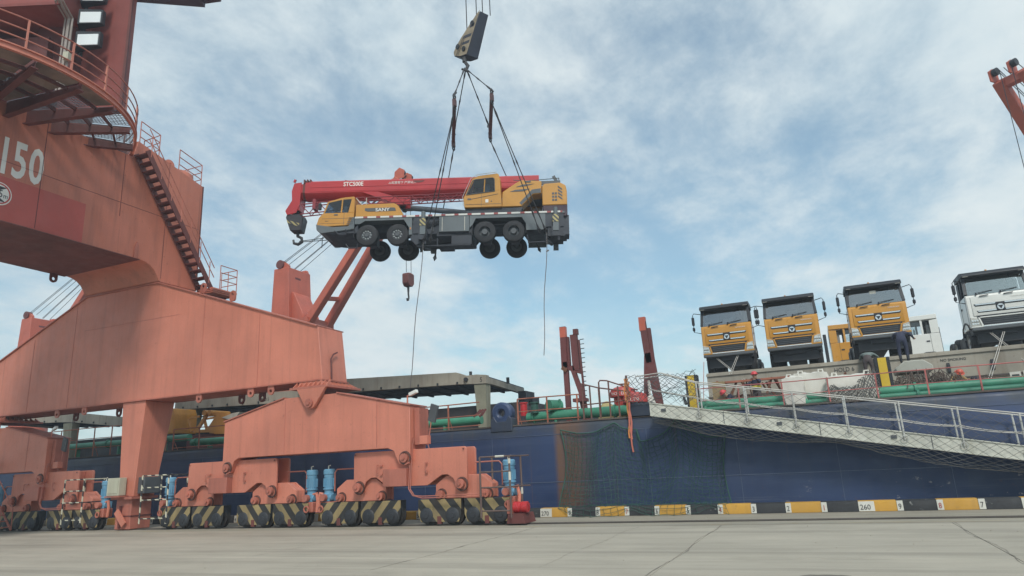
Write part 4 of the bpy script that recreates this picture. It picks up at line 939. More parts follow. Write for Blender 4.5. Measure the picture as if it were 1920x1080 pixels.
def ship_crane(lab,loc,rz,detail=True):
    # local frame: tower at the origin, jib rising towards +x
    t=thing('deck_crane',lab,'deck crane',loc,rz,'orange red deck cranes on the ship')
    MB().lathe([(1.5,-9.3),(1.5,-1.2),(1.9,-.6),(1.9,0)],(0,0,0),'z',20).build('pedestal','ship_orange',t)
    tw=MB().hexa([(-1.05,-1.3,-.8),(.75,-1.3,-.8),(.75,1.3,-.8),(-1.05,1.3,-.8),(-.92,-1.25,4.05),(.45,-1.25,4.05),(.45,1.25,4.05),(-.92,1.25,4.05)]).build('tower','ship_orange',t,bevel=.04)
    MB().prism([(.55,2.2),(.8,2.0),(1.7,.3),(1.7,-.3),(.55,-.3)],'y',-.9,.9).build('cab_house','ship_orange',tw,bevel=.03)
    MB().box(.46,.50,-.5,.1,2.3,3.4).build('hatch_plate','rust_red',tw)
    MB().prism([(-.6,4.03),(.4,4.03),(.4,4.2),(.1,4.45),(-.2,4.55),(-.5,4.5)],'y',-1.15,-.95).build('sheave_cheek','ship_orange',tw)
    MB().cyl((-.35,-1.3,4.35),(-.35,-.85,4.35),.34,18).build('sheave','dark_red',tw)
    MB().prism([(-.5,4.03),(.42,4.03),(.3,4.3),(-.3,4.3)],'y',.9,1.15).build('sheave_cheek','ship_orange',tw)
    hx,hz=10.1,9.65
    j=MB()
    for y0 in (-1.05,1.05): j.beam((2.2,y0,-.55),(hx-.25,y0*.62,hz-.35),.58,.55,(-.7,0,.7))
    j.beam((hx-.5,-.9,hz-.55),(hx-.5,.9,hz-.55),.5,.5,(0,0,1)); j.beam((3.6,-1,1.2),(3.6,1,1.55),.3,.3)
    jb=j.build('jib','ship_orange',t,bevel=.03)
    for y0 in (-.55,.45):
        MB().prism([(hx-.55,hz-.4),(hx+.25,hz-.4),(hx+.3,hz+.2),(hx-.1,hz+.45),(hx-.5,hz+.2)],'y',y0-.28,y0-.2).build('head_cheek','ship_orange',jb)
        MB().cyl((hx,y0-.15,hz+.12),(hx,y0+.1,hz+.12),.22,16).build('head_sheave','dark',jb)
    MB().box(1.6,2.6,-1.5,1.5,-.9,-.1).build('jib_foot','ship_orange',jb)
    r=MB()
    for y0 in (-1.0,-.85,-.35,.2,.3,.9): r.tube([(-.3,y0,4.55 if y0<0 else 4.3),(hx-.1,y0*.5,hz+.2)],.022,5)
    r.build('topping_rope','rope',t)
    k=MB()
    for y0 in (-.35,.35): k.tube([(hx+.1,y0*.9,hz),(hx+.1,y0*.9,2.3)],.02,5)
    k.build('hoist_rope','rope',t)
    hb=MB().prism([(-.36,.9),(.36,.9),(.40,.8),(.40,.2),(.2,-.02),(-.2,-.02),(-.40,.2),(-.40,.8)],'x',hx-.2,hx+.3)
    hb.v=[(x,y,z+1.35) for x,y,z in hb.v]; h=hb.build('hook_block','dark_red',t,bevel=.03)
    s=MB()
    for y0 in (-.22,-.07,.08,.23): s.box(hx-.23,hx-.202,y0-.04,y0+.04,1.65,2.2); s.box(hx-.2+.15*0,hx+.3,y0-.03,y0+.03,2.25,2.27)
    s.build('block_slot','ship_orange',h)
    q=MB(); q.tube([(hx+.05,0,1.35),(hx+.05,0,.75)],[.09,.06],8); q.tube([(hx+.05,0,.85),(hx+.05,.05,.55),(hx+.05,.0,.35),(hx+.05,-.14,.3),(hx+.05,-.2,.45)],.06,7); q.build('hook','rope',h)
    return t
c1=ship_crane('orange red deck crane with twin jib and hanging hook, rising above the sill beam',(-35.15,40,13.0),0)
c2=copy_tree(c1,loc=(-64.9,40,13.0),rz=0); c2['label']='orange red deck crane with only its tower top showing over the sloping sill beam'
c3=copy_tree(c1,loc=(19.1,50,12.2),rz=R(228)); c3['label']='orange red deck crane beyond the white truck, only jib head and hook in view'
def build_grab():
    t=wthing('grab_bucket','orange yellow clamshell grab bucket lying on deck under the hatch cover','grab bucket',(-31,29.3,3.3))
    s=MB()
    for y in (28.7,29.9):
        s.prism([(-31.0,4.55),(-30.3,5.35),(-29.9,5.4),(-29.1,5.2),(-28.9,4.5),(-29.3,4.2),(-30.4,4.25)],'y',y-.03,y+.03)
    s.grid(lambda u,v:(-31.0+[0,.6,1.7,2.1][min(3,int(u*3.01))],28.7+1.2*v,[4.55,4.25,4.2,4.5][min(3,int(u*3.01))]),3,1)
    s.build('bucket_shell','orangeyellow',t)
    a=MB()
    for y in (28.75,29.85): a.beam((-31.9,y,4.45),(-31.1,y,5.4),.14,.16); a.beam((-31.0,y,5.3),(-30.2,y,5.35),.1,.12); a.beam((-32.5,y,5.25),(-31.7,y,5.3),.1,.1); a.beam((-32.5,y,5.2),(-32.2,y,4.5),.14,.1); a.beam((-32.0,y,4.5),(-30.6,y,4.45),.12,.16)
    a.cyl((-31.2,28.6,5.45),(-31.2,30,5.45),.16,12); a.cyl((-30.8,28.6,5.45),(-30.8,30,5.45),.13,12); a.build('linkage','orangeyellow',t)
    MB().box(-32.6,-29.2,28.8,29.9,3.3,4.3).build('stand','rust_red',t)
    MB().prism([(-29.9,5.1),(-29.05,5.3),(-28.6,5.32),(-29.0,4.9)],'y',28.6,29.9).build('tarpaulin','offwhite',t)
    t=wthing('machine_cabinet','yellow steel machine cabinet on deck behind the support leg','cabinet',(-34.5,29.4,3.3))
    MB().prism([(-35.6,4.5),(-33.9,4.5),(-33.9,5.6),(-34.05,5.95),(-35.6,5.95)],'y',29,30.6).build('cabinet_body','orangeyellow',t,bevel=.04)
    MB().box(-35.4,-34.05,28.985,28.998,4.62,5.5).build('cabinet_door','orangeyellow',t,bevel=.004)
    MB().tube([(-35.4,28.9,5.0),(-34.9,28.9,5.7),(-34.4,28.9,6.0)],.03,6).build('hose','dark',t)
    MB().box(-35.5,-33.9,29.05,30.5,3.3,4.5).build('stand','dark',t)
build_grab()
# ---------------------------------------------------------------- gangway and nets
GW_A=Vector((-5.36,24.3,3.47)); GW_D=Vector((10.55,0,-2.02))/10.55    # per metre of x
def gw(x,dz=0,y=24.3): return (x,y,GW_A.z+(x-GW_A.x)*GW_D.z+dz)
def build_gangway():
    t=wthing('gangway','long pale aluminium gangway with rope rails sloping down from the ship deck to the quay','gangway',(2,24.6,0))
    x0,x1=-5.36,11.6
    def side(y0,y1):
        m=MB(); ys=(y0,y1)
        m.hexa([gw(x0,-.2,y0),gw(x1,-.18,y0),gw(x1,-.18,y1),gw(x0,-.2,y1),gw(x0,.2,y0),gw(x1,.17,y0),gw(x1,.17,y1),gw(x0,.2,y1)])
        m.hexa([gw(x0,.2,y0-.03),gw(x1,.17,y0-.03),gw(x1,.17,y1+.03),gw(x0,.2,y1+.03),gw(x0,.235,y0-.03),gw(x1,.2,y0-.03),gw(x1,.2,y1+.03),gw(x0,.235,y1+.03)])
        m.hexa([gw(x0,-.235,y0-.03),gw(x1,-.21,y0-.03),gw(x1,-.21,y1+.03),gw(x0,-.235,y1+.03),gw(x0,-.2,y0-.03),gw(x1,-.18,y0-.03),gw(x1,-.18,y1+.03),gw(x0,-.2,y1+.03)])
        return m
    b=side(24.3,24.34).build('side_beam','gangalu',t); side(25.0,25.04).build('side_beam','gangalu',t)
    m=MB(); m.hexa([gw(x0,-.12,24.34),gw(x1,-.1,24.34),gw(x1,-.1,25),gw(x0,-.12,25),gw(x0,-.08,24.34),gw(x1,-.06,24.34),gw(x1,-.06,25),gw(x0,-.08,25)]); dk=m.build('deck_board','dgrey',t)
    c=MB()
    for k in range(34):
        x=x0+.25+k*.5; p=gw(x,-.06); c.box(x-.02,x+.02,24.35,24.99,p[2],p[2]+.03)
    c.build('foot_batten','galv',dk)
    r=MB()
    for x in (-2.9,.0,3.0,6): p=gw(x,0); r.box(x-.01,x+.01,24.29,24.302,p[2]-.19,p[2]+.19)
    for x in (-1.2,2.0,-4.9): p=gw(x,.02); r.box(x-.06,x+.1,24.27,24.30,p[2]-.05,p[2]+.05)
    r.build('bracket','dgrey',b)
    xs=[-3.68,-2.15,-.68,.82,2.3,3.8,5.3,6.8,8.3,9.8]
    for x in xs:
        for y,dx in ((24.27,0),(25.07,-.02)):
            p=gw(x,0,y); m=MB(); m.tube([(x,y,p[2]-.02),(x+dx,y,p[2]+1.12)],.028,7); m.ring((x,y-.02 if y<25 else y+.02,p[2]-.0),.09,.014,12); m.build('stanchion','galv',t)
    for y,top in ((24.27,1.12),(25.07,1.12)):
        m=MB(); m.tube([(-5.9,y+.6,4.72),(-4.9,y+.2,4.72)]+[gw(x,top,y) for x in xs],.022,6); 
        pts=[]
        for a,b_ in zip(xs[:-1],xs[1:]):
            for k in range(5): f=k/5; x=a+(b_-a)*f; pts.append(gw(x,.58-.16*f*(1-f),y))
        m.tube([(-5.4,y+.4,4.2)]+pts,.014,5); m.build('hand_rope','ropepale',t)
build_mats={}
MT['gangalu']=mat('gangway_aluminium',(.60,.60,.53),.55,.12,.35,(.3,.3,.22),.4,(.25,.2,.14),.05,vscale=1.2)
MT['ropepale']=mat('pale_rope',(.52,.50,.46),.8,.15)
build_gangway()
def net(name,lab,surf,nu,nv,r,m,diag=False,jit=0.,parent=None,sub=2):
    mb=MB(); rnd=random.Random(4)
    def P(i,j):
        p=Vector(surf(i/nu,j/nv)); return p
    J={}
    def Q(i,j):
        if (i,j) not in J: J[(i,j)]=P(i,j)+Vector((rnd.uniform(-jit,jit),rnd.uniform(-jit,jit)*.5,rnd.uniform(-jit,jit)))
        return J[(i,j)]
    if diag:
        for s in (1,-1):
            for i in range(-nv,nu+nv):
                run=[]
                for j in range(nv+1):
                    ii=i+s*j
                    if 0<=ii<=nu: run.append(Q(ii,j))
                if len(run)>1: mb.tube(run,r,3,False)
    else:
        for i in range(nu+1): mb.tube([Q(i,j) for j in range(nv+1)],r,3,False)
        for j in range(nv+1): mb.tube([Q(i,j) for i in range(nu+1)],r,3,False)
    o=mb.build(name,m,parent)
    if lab: tag(o,lab,'net')
    return o
def build_nets():
    # green net hung in swags from the deck edge over the hull
    def s1(u,v):
        x=-9.05+5.95*u; sw=abs(math.sin(PI*(u*2.55+.12)))**.8
        top=3.32-.15-.75*sw*(1 if u>.5 else .45)
        z=top+(-.02-top)*v; z+=-.22*sw*(1-v)*v*2
        dx=.10*math.sin(u*40+v*3)*.5*(1-.3*v)
        return (x+dx+.1*math.sin(v*5+u*9),25.22-.75*max(0,v-.55)*1.6-.05*math.sin(u*30)*v,z)
    net('hanging_net','dark green safety net hung in swags over the blue hull beside the gangway head',s1,40,19,.0095,'net_green',jit=.03)
    hr=MB()
    hr.tube([Vector(s1(i/60,0))+Vector((0,-.02,0)) for i in range(61)],.022,5); hr.tube([Vector(s1(0,j/20)) for j in range(21)],.02,5); hr.tube([Vector(s1(1,j/20)) for j in range(21)],.02,5)
    hr.build('edge_rope','net_green',bpy.data.objects['hanging_net'])
    # part that lies over the kerb
    def s2(u,v):
        x=-8.6+5.6*u+.05*math.sin(v*7); yz=[(24.4,.05),(23.8,.34),(23.35,.33),(23.27,.2),(23.2,.03),(22.9,.012)]
        k=min(4.999,v*5*(.55+.45*abs(math.sin(u*7)))); i=int(k); f=k-i
        return (x,yz[i][0]+(yz[i+1][0]-yz[i][0])*f,yz[i][1]+(yz[i+1][1]-yz[i][1])*f)
    net('kerb_net','loose hem of green net lying over the numbered kerb',s2,24,5,.007,'net_greenl',jit=.03)
    # diamond net slung under and along the gangway
    def s3(u,v):
        x=-5.3+16.5*u; p=gw(x)
        if v<.5:
            f=v/.5; return (x,24.22-.06*math.sin(PI*f),p[2]+1.0-1.25*f)
        f=(v-.5)/.5; sag=.1+.24*abs(math.sin(PI*(u*2.6+.1)))
        return (x+.1*f,24.22+.35*f-.12*math.sin(PI*f),p[2]-.25-sag*1.2*math.sin(PI*f*.62))
    net('gangway_net','pale diamond safety net slung along the gangway',s3,46,10,.0055,'net_grey',diag=True,jit=.02)
    # tangle of net at the gangway head
    def s4(u,v):
        x=-6.35+2.6*u; return (x,25.0+.15*math.sin(u*8+v*3),4.78-.06*math.sin(PI*u)-(.95+.12*math.sin(9*u))*v+.05*math.sin(14*u+6*v))
    net('rail_net','dark diamond net tied between the orange straps and the gangway head',s4,16,8,.009,'net_grey2',diag=True,jit=.05)
    # brown cargo net heap behind the rail
    rnd=random.Random(8); mb=MB()
    for k in range(90):
        x=rnd.uniform(2.5,5.2); y=rnd.uniform(26.6,27.6); h=.85*(1-abs(x-3.4)/2.6)
        pts=[]
        a=rnd.uniform(0,6.28)
        for i in range(6):
            pts.append((x+.16*i*math.cos(a)+rnd.uniform(-.06,.06),y+.05*i*math.sin(a),3.45+max(.0,h)*rnd.uniform(.2,1.)*math.sin(PI*(i+.6)/6.6)+.1))
        mb.tube(pts,.016,4,False)
    tag(mb.build('cargo_net','net_brown'),'heap of brown rope cargo net on deck beside the bright yellow post','cargo net')
    # orange webbing straps at the gate post
    t=wthing('webbing_straps','bundle of orange webbing straps hanging from the gate post down the hull','straps',(-6.35,25.2,3.3))
    for k,(dx,z0,z1) in enumerate(((-.08,4.72,3.9),(.0,4.72,3.75),(.07,4.6,3.8),(-.02,3.95,2.55),(.05,3.9,2.05),(.03,4.4,2.5))):
        x=-6.33+dx; m=MB(); n=7
        pts=[(x+.03*math.sin(i*1.3+k)-.03*i/n,25.22-.01*k,z0+(z1-z0)*i/n) for i in range(n+1)]
        for a,b in zip(pts[:-1],pts[1:]): m.beam(a,b,.055,.012,(0,1,0))
        m.build('strap','orange_rope' if k<4 else 'straporange',t)
MT['net_greenl']=mat('net_green_light',(.04,.11,.085),.85,.3); MT['straporange']=mat('strap_faded',(.55,.17,.12),.8,.2); MT['net_grey2']=mat('net_dark',(.07,.085,.09),.85,.3)
build_nets()
def build_bags():
    def bag(lab,x0,x1,y0,y1,z0,z1,seed,ears=True):
        t=wthing('bulk_bag',lab,'bulk bag',((x0+x1)/2,(y0+y1)/2,z0),'white bulk bags on the deck edge')
        rnd=random.Random(seed); bm=bmesh.new(); bmesh.ops.create_cube(bm,size=1); bmesh.ops.subdivide_edges(bm,edges=bm.edges[:],cuts=7,use_grid_fill=True)
        from mathutils import noise
        for v in bm.verts:
            c=v.co.copy(); d=c.normalized()*.5
            c=c.lerp(d*1.15,.28); w=noise.noise(c*3.2+Vector((seed,0,0)))*.09+noise.noise(c*9+Vector((seed,3,0)))*.045+noise.noise(c*19+Vector((3,seed,0)))*.02
            c+=c.normalized()*w
            v.co=((x0+x1)/2+c.x*(x1-x0)*1.05,(y0+y1)/2+c.y*(y1-y0),(z0+z1)/2+c.z*(z1-z0)*1.05)
        mb=MB(); mb.v=[tuple(v.co) for v in bm.verts]; bm.verts.index_update(); mb.f=[tuple(x.index for x in f.verts) for f in bm.faces]; bm.free()
        mb.build('bag_body','bag',t)
        if ears:
            e=MB()
            for x in (x0+.15,x1-.3): e.tube([(x,y0+.2,z1-.12),(x+.04,y0+.22,z1+.12),(x+.16,y0+.3,z1+.13),(x+.2,y0+.3,z1-.1)],.035,5)
            e.build('lifting_loop','bag',t)
    bag('white bulk bag standing against the rail at the end of the green pipe',-1.0,-.3,25.95,26.5,3.30,4.3,3)
    bag('white bulk bag with rounded peak between the two other bulk bags',-.62,.5,26.5,27.2,3.36,4.45,5)
    bag('white bulk bag slumped under rope netting, next to the bright yellow post',.45,1.9,25.95,26.6,3.33,4.22,9,True)
    def s(u,v): return (.35+1.65*u,25.95-.05*math.sin(PI*v),3.4+(.35+.5*u)*v+.12*v*math.sin(u*9))
    net('bag_net','grey rope net stretched over the slumped white bulk bag',s,18,6,.012,'net_grey',diag=True,jit=.03)
build_bags()
# ---------------------------------------------------------------- trucks on the hatch
def build_truck(name,lab,paint,loc,rz,full=True,straps=True):
    # local frame: front face at y=0 looking to -y, z=0 on the hatch
    t=thing(name,lab,'truck',loc,rz,'trucks parked on the hatch')
    W=1.14
    m=MB()   # body below the windows
    m.prism([(.02,.95),(.02,1.38),(.05,2.24),(.09,2.31),(1.75,2.31),(1.75,.95)],'x',-W,W)
    body=m.build('cab_body',paint,t,bevel=.03)
    m=MB()
    for s in (-1,1):
        m.beam((s*(W-.05),.12,2.34),(s*(W-.10),.34,3.09),.12,.10,(0,1,0)); m.beam((s*(W-.07),.95,2.32),(s*(W-.10),.95,3.11),.07,.10,(0,1,0))
        m.prism([(1.35,2.34),(1.75,2.34),(1.75,3.1),(1.35,3.05)],'x',s*(W-.12),s*(W-.06))
    MB().box(-W+.12,W-.12,.42,1.7,3.07,3.115).build('headliner','interior',t)
    pl_back=MB().box(-W+.1,W-.1,1.70,1.75,2.32,3.11).build('back_wall','interior',t)
    pl=m.build('pillar','black' if full else paint,t)
    m=MB(); m.prism([(.03,3.11),(.02,3.15),(.16,3.29),(.5,3.36),(1.75,3.38),(1.75,3.12),(.34,3.10)],'x',-W+.02,W-.02); rf=m.build('roof_visor','black' if full else paint,t,bevel=.04)
    for s in (-1,1):
        m=MB(); m.hexa([(s*.98-.1,.02,3.10),(s*.98+.1,.02,3.10),(s*.98+.1,.1,3.10),(s*.98-.1,.1,3.10),(s*.98-.12,.1,3.17),(s*.98+.06,.1,3.17),(s*.98+.06,.16,3.17),(s*.98-.12,.16,3.17)]); m.build('marker_lamp','lamp',rf)
    MB().cyl((-.1,.6,3.33),(-.1,.6,3.42),.04,8).build('horn','orangeyellow',rf)
    ws=MB().add([(-W+.11,.10,2.31),(W-.11,.10,2.31),(W-.15,.34,3.13),(-W+.15,.34,3.13)],[(0,1,2,3)]).build('windscreen','glass_screen',t)
    for s in (-1,1): MB().add([(s*(W-.09),.2,2.37),(s*(W-.09),.93,2.37),(s*(W-.12),.93,3.02),(s*(W-.12),.40,3.02)],[(0,1,2,3)]).build('door_window','glass',t)
    it=MB(); it.box(-.95,.95,.22,.5,2.315,2.38)
    for s in (-.55,.55): it.box(s-.25,s+.25,1.2,1.35,2.36,2.85); it.box(s-.14,s+.14,1.22,1.32,2.85,3.0)
    it.ring((.5,.62,2.50),.2,.02,14); it.build('cab_interior','interior',t)
    pp=MB(); pp.hexa([(-.12,.26,2.43),(.34,.24,2.43),(.34,.36,2.43),(-.12,.38,2.43),(-.10,.40,2.62),(.34,.38,2.64),(.34,.385,2.64),(-.10,.405,2.62)]); pp.box(-.92,-.68,.24,.25,2.42,2.52); pp.build('paper_sheet','whiteprint',t)
    mr=MB().box(.45,.72,.36,.42,2.74,2.88); mr.beam((.58,.4,2.88),(.6,.42,3.09),.03,.03); mr.build('sun_mirror','black',t)
    if full:
        hp=MB().prism([(.01,1.40),(-.012,1.42),(.025,2.22),(.05,2.22)],'x',-W+.16,W-.16).build('front_panel',paint,t,bevel=.015)
        gs=MB().box(-.86,.86,-.02,.01,1.34,1.42); gs.build('grille_shadow','black',hp)
        for z,w in ((1.86,.86),(1.58,.80)):
            g=MB().prism([(-w,z-.05),(w,z-.05),(w+.04,z+.045),(-w-.04,z+.045)],'y',-.012,.02); g.build('grille_recess','black',hp)
            g=MB(); 
            for s in (-1,1): g.prism([(s*.16,z-.012),(s*(w-.02),z-.012),(s*(w+.02),z+.035),(s*.16,z+.035)],'y',-.035,-.013)
            g.build('chrome_bar','chrome',hp)
        em=MB().box(-.15,.15,-.04,.0,1.56,1.84).build('emblem_frame','black',hp,bevel=.02)
        MB().lathe([(.001,-.052),(.115,-.052),(.125,-.04)],(0,0,1.70),'y',24).build('emblem','chrome',hp)
        MB().prism([(-.09,1.755),(.09,1.755),(0,1.60)],'y',-.058,-.0525).build('emblem_mark','black',hp)
        text('lettering','HANVAN',.085,(.42,-.0,2.06),(1,0,0),(0,.04,1),'whiteprint',hp,sx=1.25)
        lg=MB().prism([(-.78,1.30),(.78,1.30),(.70,1.0),(-.70,1.0)],'y',-.03,.05).build('lower_grille','black',t)
        l2=MB()
        for z in (1.08,1.16,1.24): l2.box(-.68,.68,-.045,-.031,z,z+.02)
        l2.build('grille_slat','dgrey',lg)
        bp=MB(); bp.prism([(-.79,1.36),(.79,1.36),(.78,1.31),(-.78,1.31)],'y',-.055,.03); bp.prism([(-.72,1.0),(.72,1.0),(.72,.93),(-.72,.93)],'y',-.07,.03)
        for s in (-1,1): bp.prism([(s*.80,1.34),(s*.86,1.34),(s*.78,.98),(s*.71,.98)],'y',-.05,.03); bp.box(min(s*.7,s*1.15),max(s*.7,s*1.15),-.06,.03,.93,.985)
        bmp=bp.build('bumper',paint,t,bevel=.012)
        for s in (-1,1):
            h=MB().prism([(s*.87,1.30),(s*1.12,1.37),(s*1.14,1.0),(s*.80,.99)],'y',-.035,.03).build('headlight','lamp',t,bevel=.01)
            k=MB()
            for i in range(3):
                for j in range(2): k.cyl((s*(.90+.085*i),-.05,1.09+.13*j),(s*(.90+.085*i),-.034,1.09+.13*j),.036,10)
            k.build('lamp_lens','chrome',h)
            k=MB(); k.box(min(s*.85,s*1.12),max(s*.85,s*1.12),-.045,-.036,1.145,1.16); k.build('lamp_divider','dgrey',h)
        lb=MB().box(-W,W,-.09,.1,.80,.922).build('bumper_step','dgrey',t,bevel=.02)
        MB().box(-.72,.72,-.078,-.071,.945,.985).build('bumper_chrome','chrome',bmp)
        wp=MB()
        for x in (-.75,.1): wp.beam((x,.0,2.28),(x+.02,.06,2.38),.05,.05); wp.beam((x,.05,2.37),(x+.62,.12,2.44),.022,.02); wp.beam((x+.1,-.01,2.22),(x+.42,-.01,2.24),.05,.025)
        wp.build('wiper','black',t)
    dr=MB()
    for s in (-1,1):
        x=s*(W+.002); dr.beam((x,.28,1.0),(x,.2,2.34),.012,.012); dr.beam((x,1.28,1.05),(x,1.28,2.34),.012,.012); 
        dr.box(min(x,x+s*.02),max(x,x+s*.02),1.05,1.22,1.86,1.93)
    dr.build('door_trim','black',t)
    for s in (-1,1):
        m=MB(); x=s*(W-.02); xo=s*(W+.33)
        m.tube([(x,.25,2.95),(xo-.06*s,.15,3.0),(xo,.15,2.92),(xo,.15,2.1),(x,.22,2.0)],.018,6); fr=m.build('mirror_frame','black',t)
        m=MB(); m.box(min(xo-.06,xo+.06),max(xo-.06,xo+.06),.05,.2,2.42,2.82); m.box(xo-.055,xo+.055,.06,.19,2.14,2.32); m.build('mirror_head','black',fr,bevel=.03)
    # chassis, mudguards, wheels
    ch=MB(); ch.box(-.42,.42,.15,6.0,.62,.92); ch.box(-1.08,1.08,.25,2.2,.70,.94); ch.box(-.95,.95,.30,.55,.32,.70); ch.box(-1.05,-.5,2.3,3.6,.35,.9); ch.box(.5,1.05,2.3,3.6,.35,.9); ch.build('chassis','dark',t)
    for s in (-1,1):
        m=MB(); m.prism([(.35,.95),(.5,1.15),(.9,1.3),(1.3,1.3),(1.75,1.15),(1.95,.8),(1.9,.8),(1.7,1.1),(1.3,1.24),(.9,1.24),(.52,1.1),(.4,.92)],'x',min(s*.8,s*1.17),max(s*.8,s*1.17)); m.build('mudguard','black',t)
    for y in (1.15,4.1,5.45):
        for s in (-1,1):
            m=MB(); x=s*.98; m.lathe([(.30,-.15),(.46,-.15),(.51,-.10),(.52,0),(.51,.10),(.46,.15),(.30,.15)],(x,y,.52),'x',24); w=m.build('tyre','rubber',t)
            m=MB(); e=.12*s; m.lathe([(.001,e*1.25),(.10,e*1.25),(.12,e*.6),(.22,e*.45),(.29,e*1.2),(.305,e*1.22)],(x,y,.52),'x',20)
            for k in range(8): a=2*PI*k/8; m.cyl((x+e*.5,y+.17*math.cos(a),.52+.17*math.sin(a)),(x+e*.8,y+.17*math.cos(a),.52+.17*math.sin(a)),.022,6)
            m.build('rim','steel',w)
    if not full:
        MB().cyl((-.9,2.0,.9),(-.9,2.0,2.9),.09,10).build('exhaust_stack','dark',t)
    return t
tA=build_truck('cab_truck','yellow truck with black roof and crossed lashing chains under its bumper','yellow',(-3.38,33.2,5.47),0)
tB=copy_tree(tA,loc=(-.52,33.2,5.47)); tB['label']='yellow truck with black roof standing between two other yellow trucks on the hatch'
tC=copy_tree(tA,loc=(3.0,33.2,5.56)); tC['label']='yellow truck with black roof above the bright yellow post, worker stooping at its bumper'
def recolour(root,a,b,cache={}):
    for o in [root]+[k for k in kids(root)]+[g for k in kids(root) for g in kids(k)]:
        if o.type=='MESH' and o.data.materials and o.data.materials[0]==MT[a]:
            if o.data.name not in cache: n=o.data.copy(); n.materials[0]=MT[b]; cache[o.data.name]=n
            o.data=cache[o.data.name]
tD=copy_tree(tA,loc=(7.42,33.05,5.42)); tD['label']='white truck with black roof showing its front, big on the hatch'; recolour(tD,'yellow','white')
# one extra sheet of paper hangs in the third cab
MB().box(-.15,.1,.25,.26,2.78,2.95).build('paper_sheet','offwhite',tC)
tE=build_truck('cab_truck','yellow truck seen from its side with an upright exhaust stack, half hidden','yellow',(3.0,44.64,5.46),R(90),False)
tF=copy_tree(tE,loc=(5.0,44.64,5.46),rz=R(-90)); tF['label']='white truck seen from its side, half hidden behind a yellow one'; recolour(tF,'yellow','white')
def build_straps():
    t=wthing('lashing_chains','pair of crossed lashing chains running from a yellow truck down to the hatch side','lashing chains',(-3.3,32.4,5.3),'crossed lashing chains under trucks')
    def ln(p,q):
        m=MB()
        for d in (-.03,.03): m.tube([(p[0]+d,p[1],p[2]),(q[0]+d*1.6,q[1],q[2])],.012,5)
        m.build('chain','ropepale',t)
    ln((-3.95,33.3,6.22),(-2.78,32.45,5.0)); ln((-2.98,33.3,6.3),(-3.35,32.4,5.32))
    MB().tube([(-4.55,33.2,6.1),(-4.62,32.9,5.2),(-4.75,32.6,3.6)],.016,5).build('chain','strappink',t)
    t=wthing('lashing_chains','pair of crossed lashing chains from the white front truck down to the deck','lashing chains',(6.6,32.2,4.5),'crossed lashing chains under trucks')
    ln((7.35,33.1,6.1),(5.9,30.9,3.7)); ln((6.9,33.1,6.1),(8.0,32.2,4.3))
MT['strappink']=mat('strap_pink',(.45,.2,.17),.8)
build_straps()

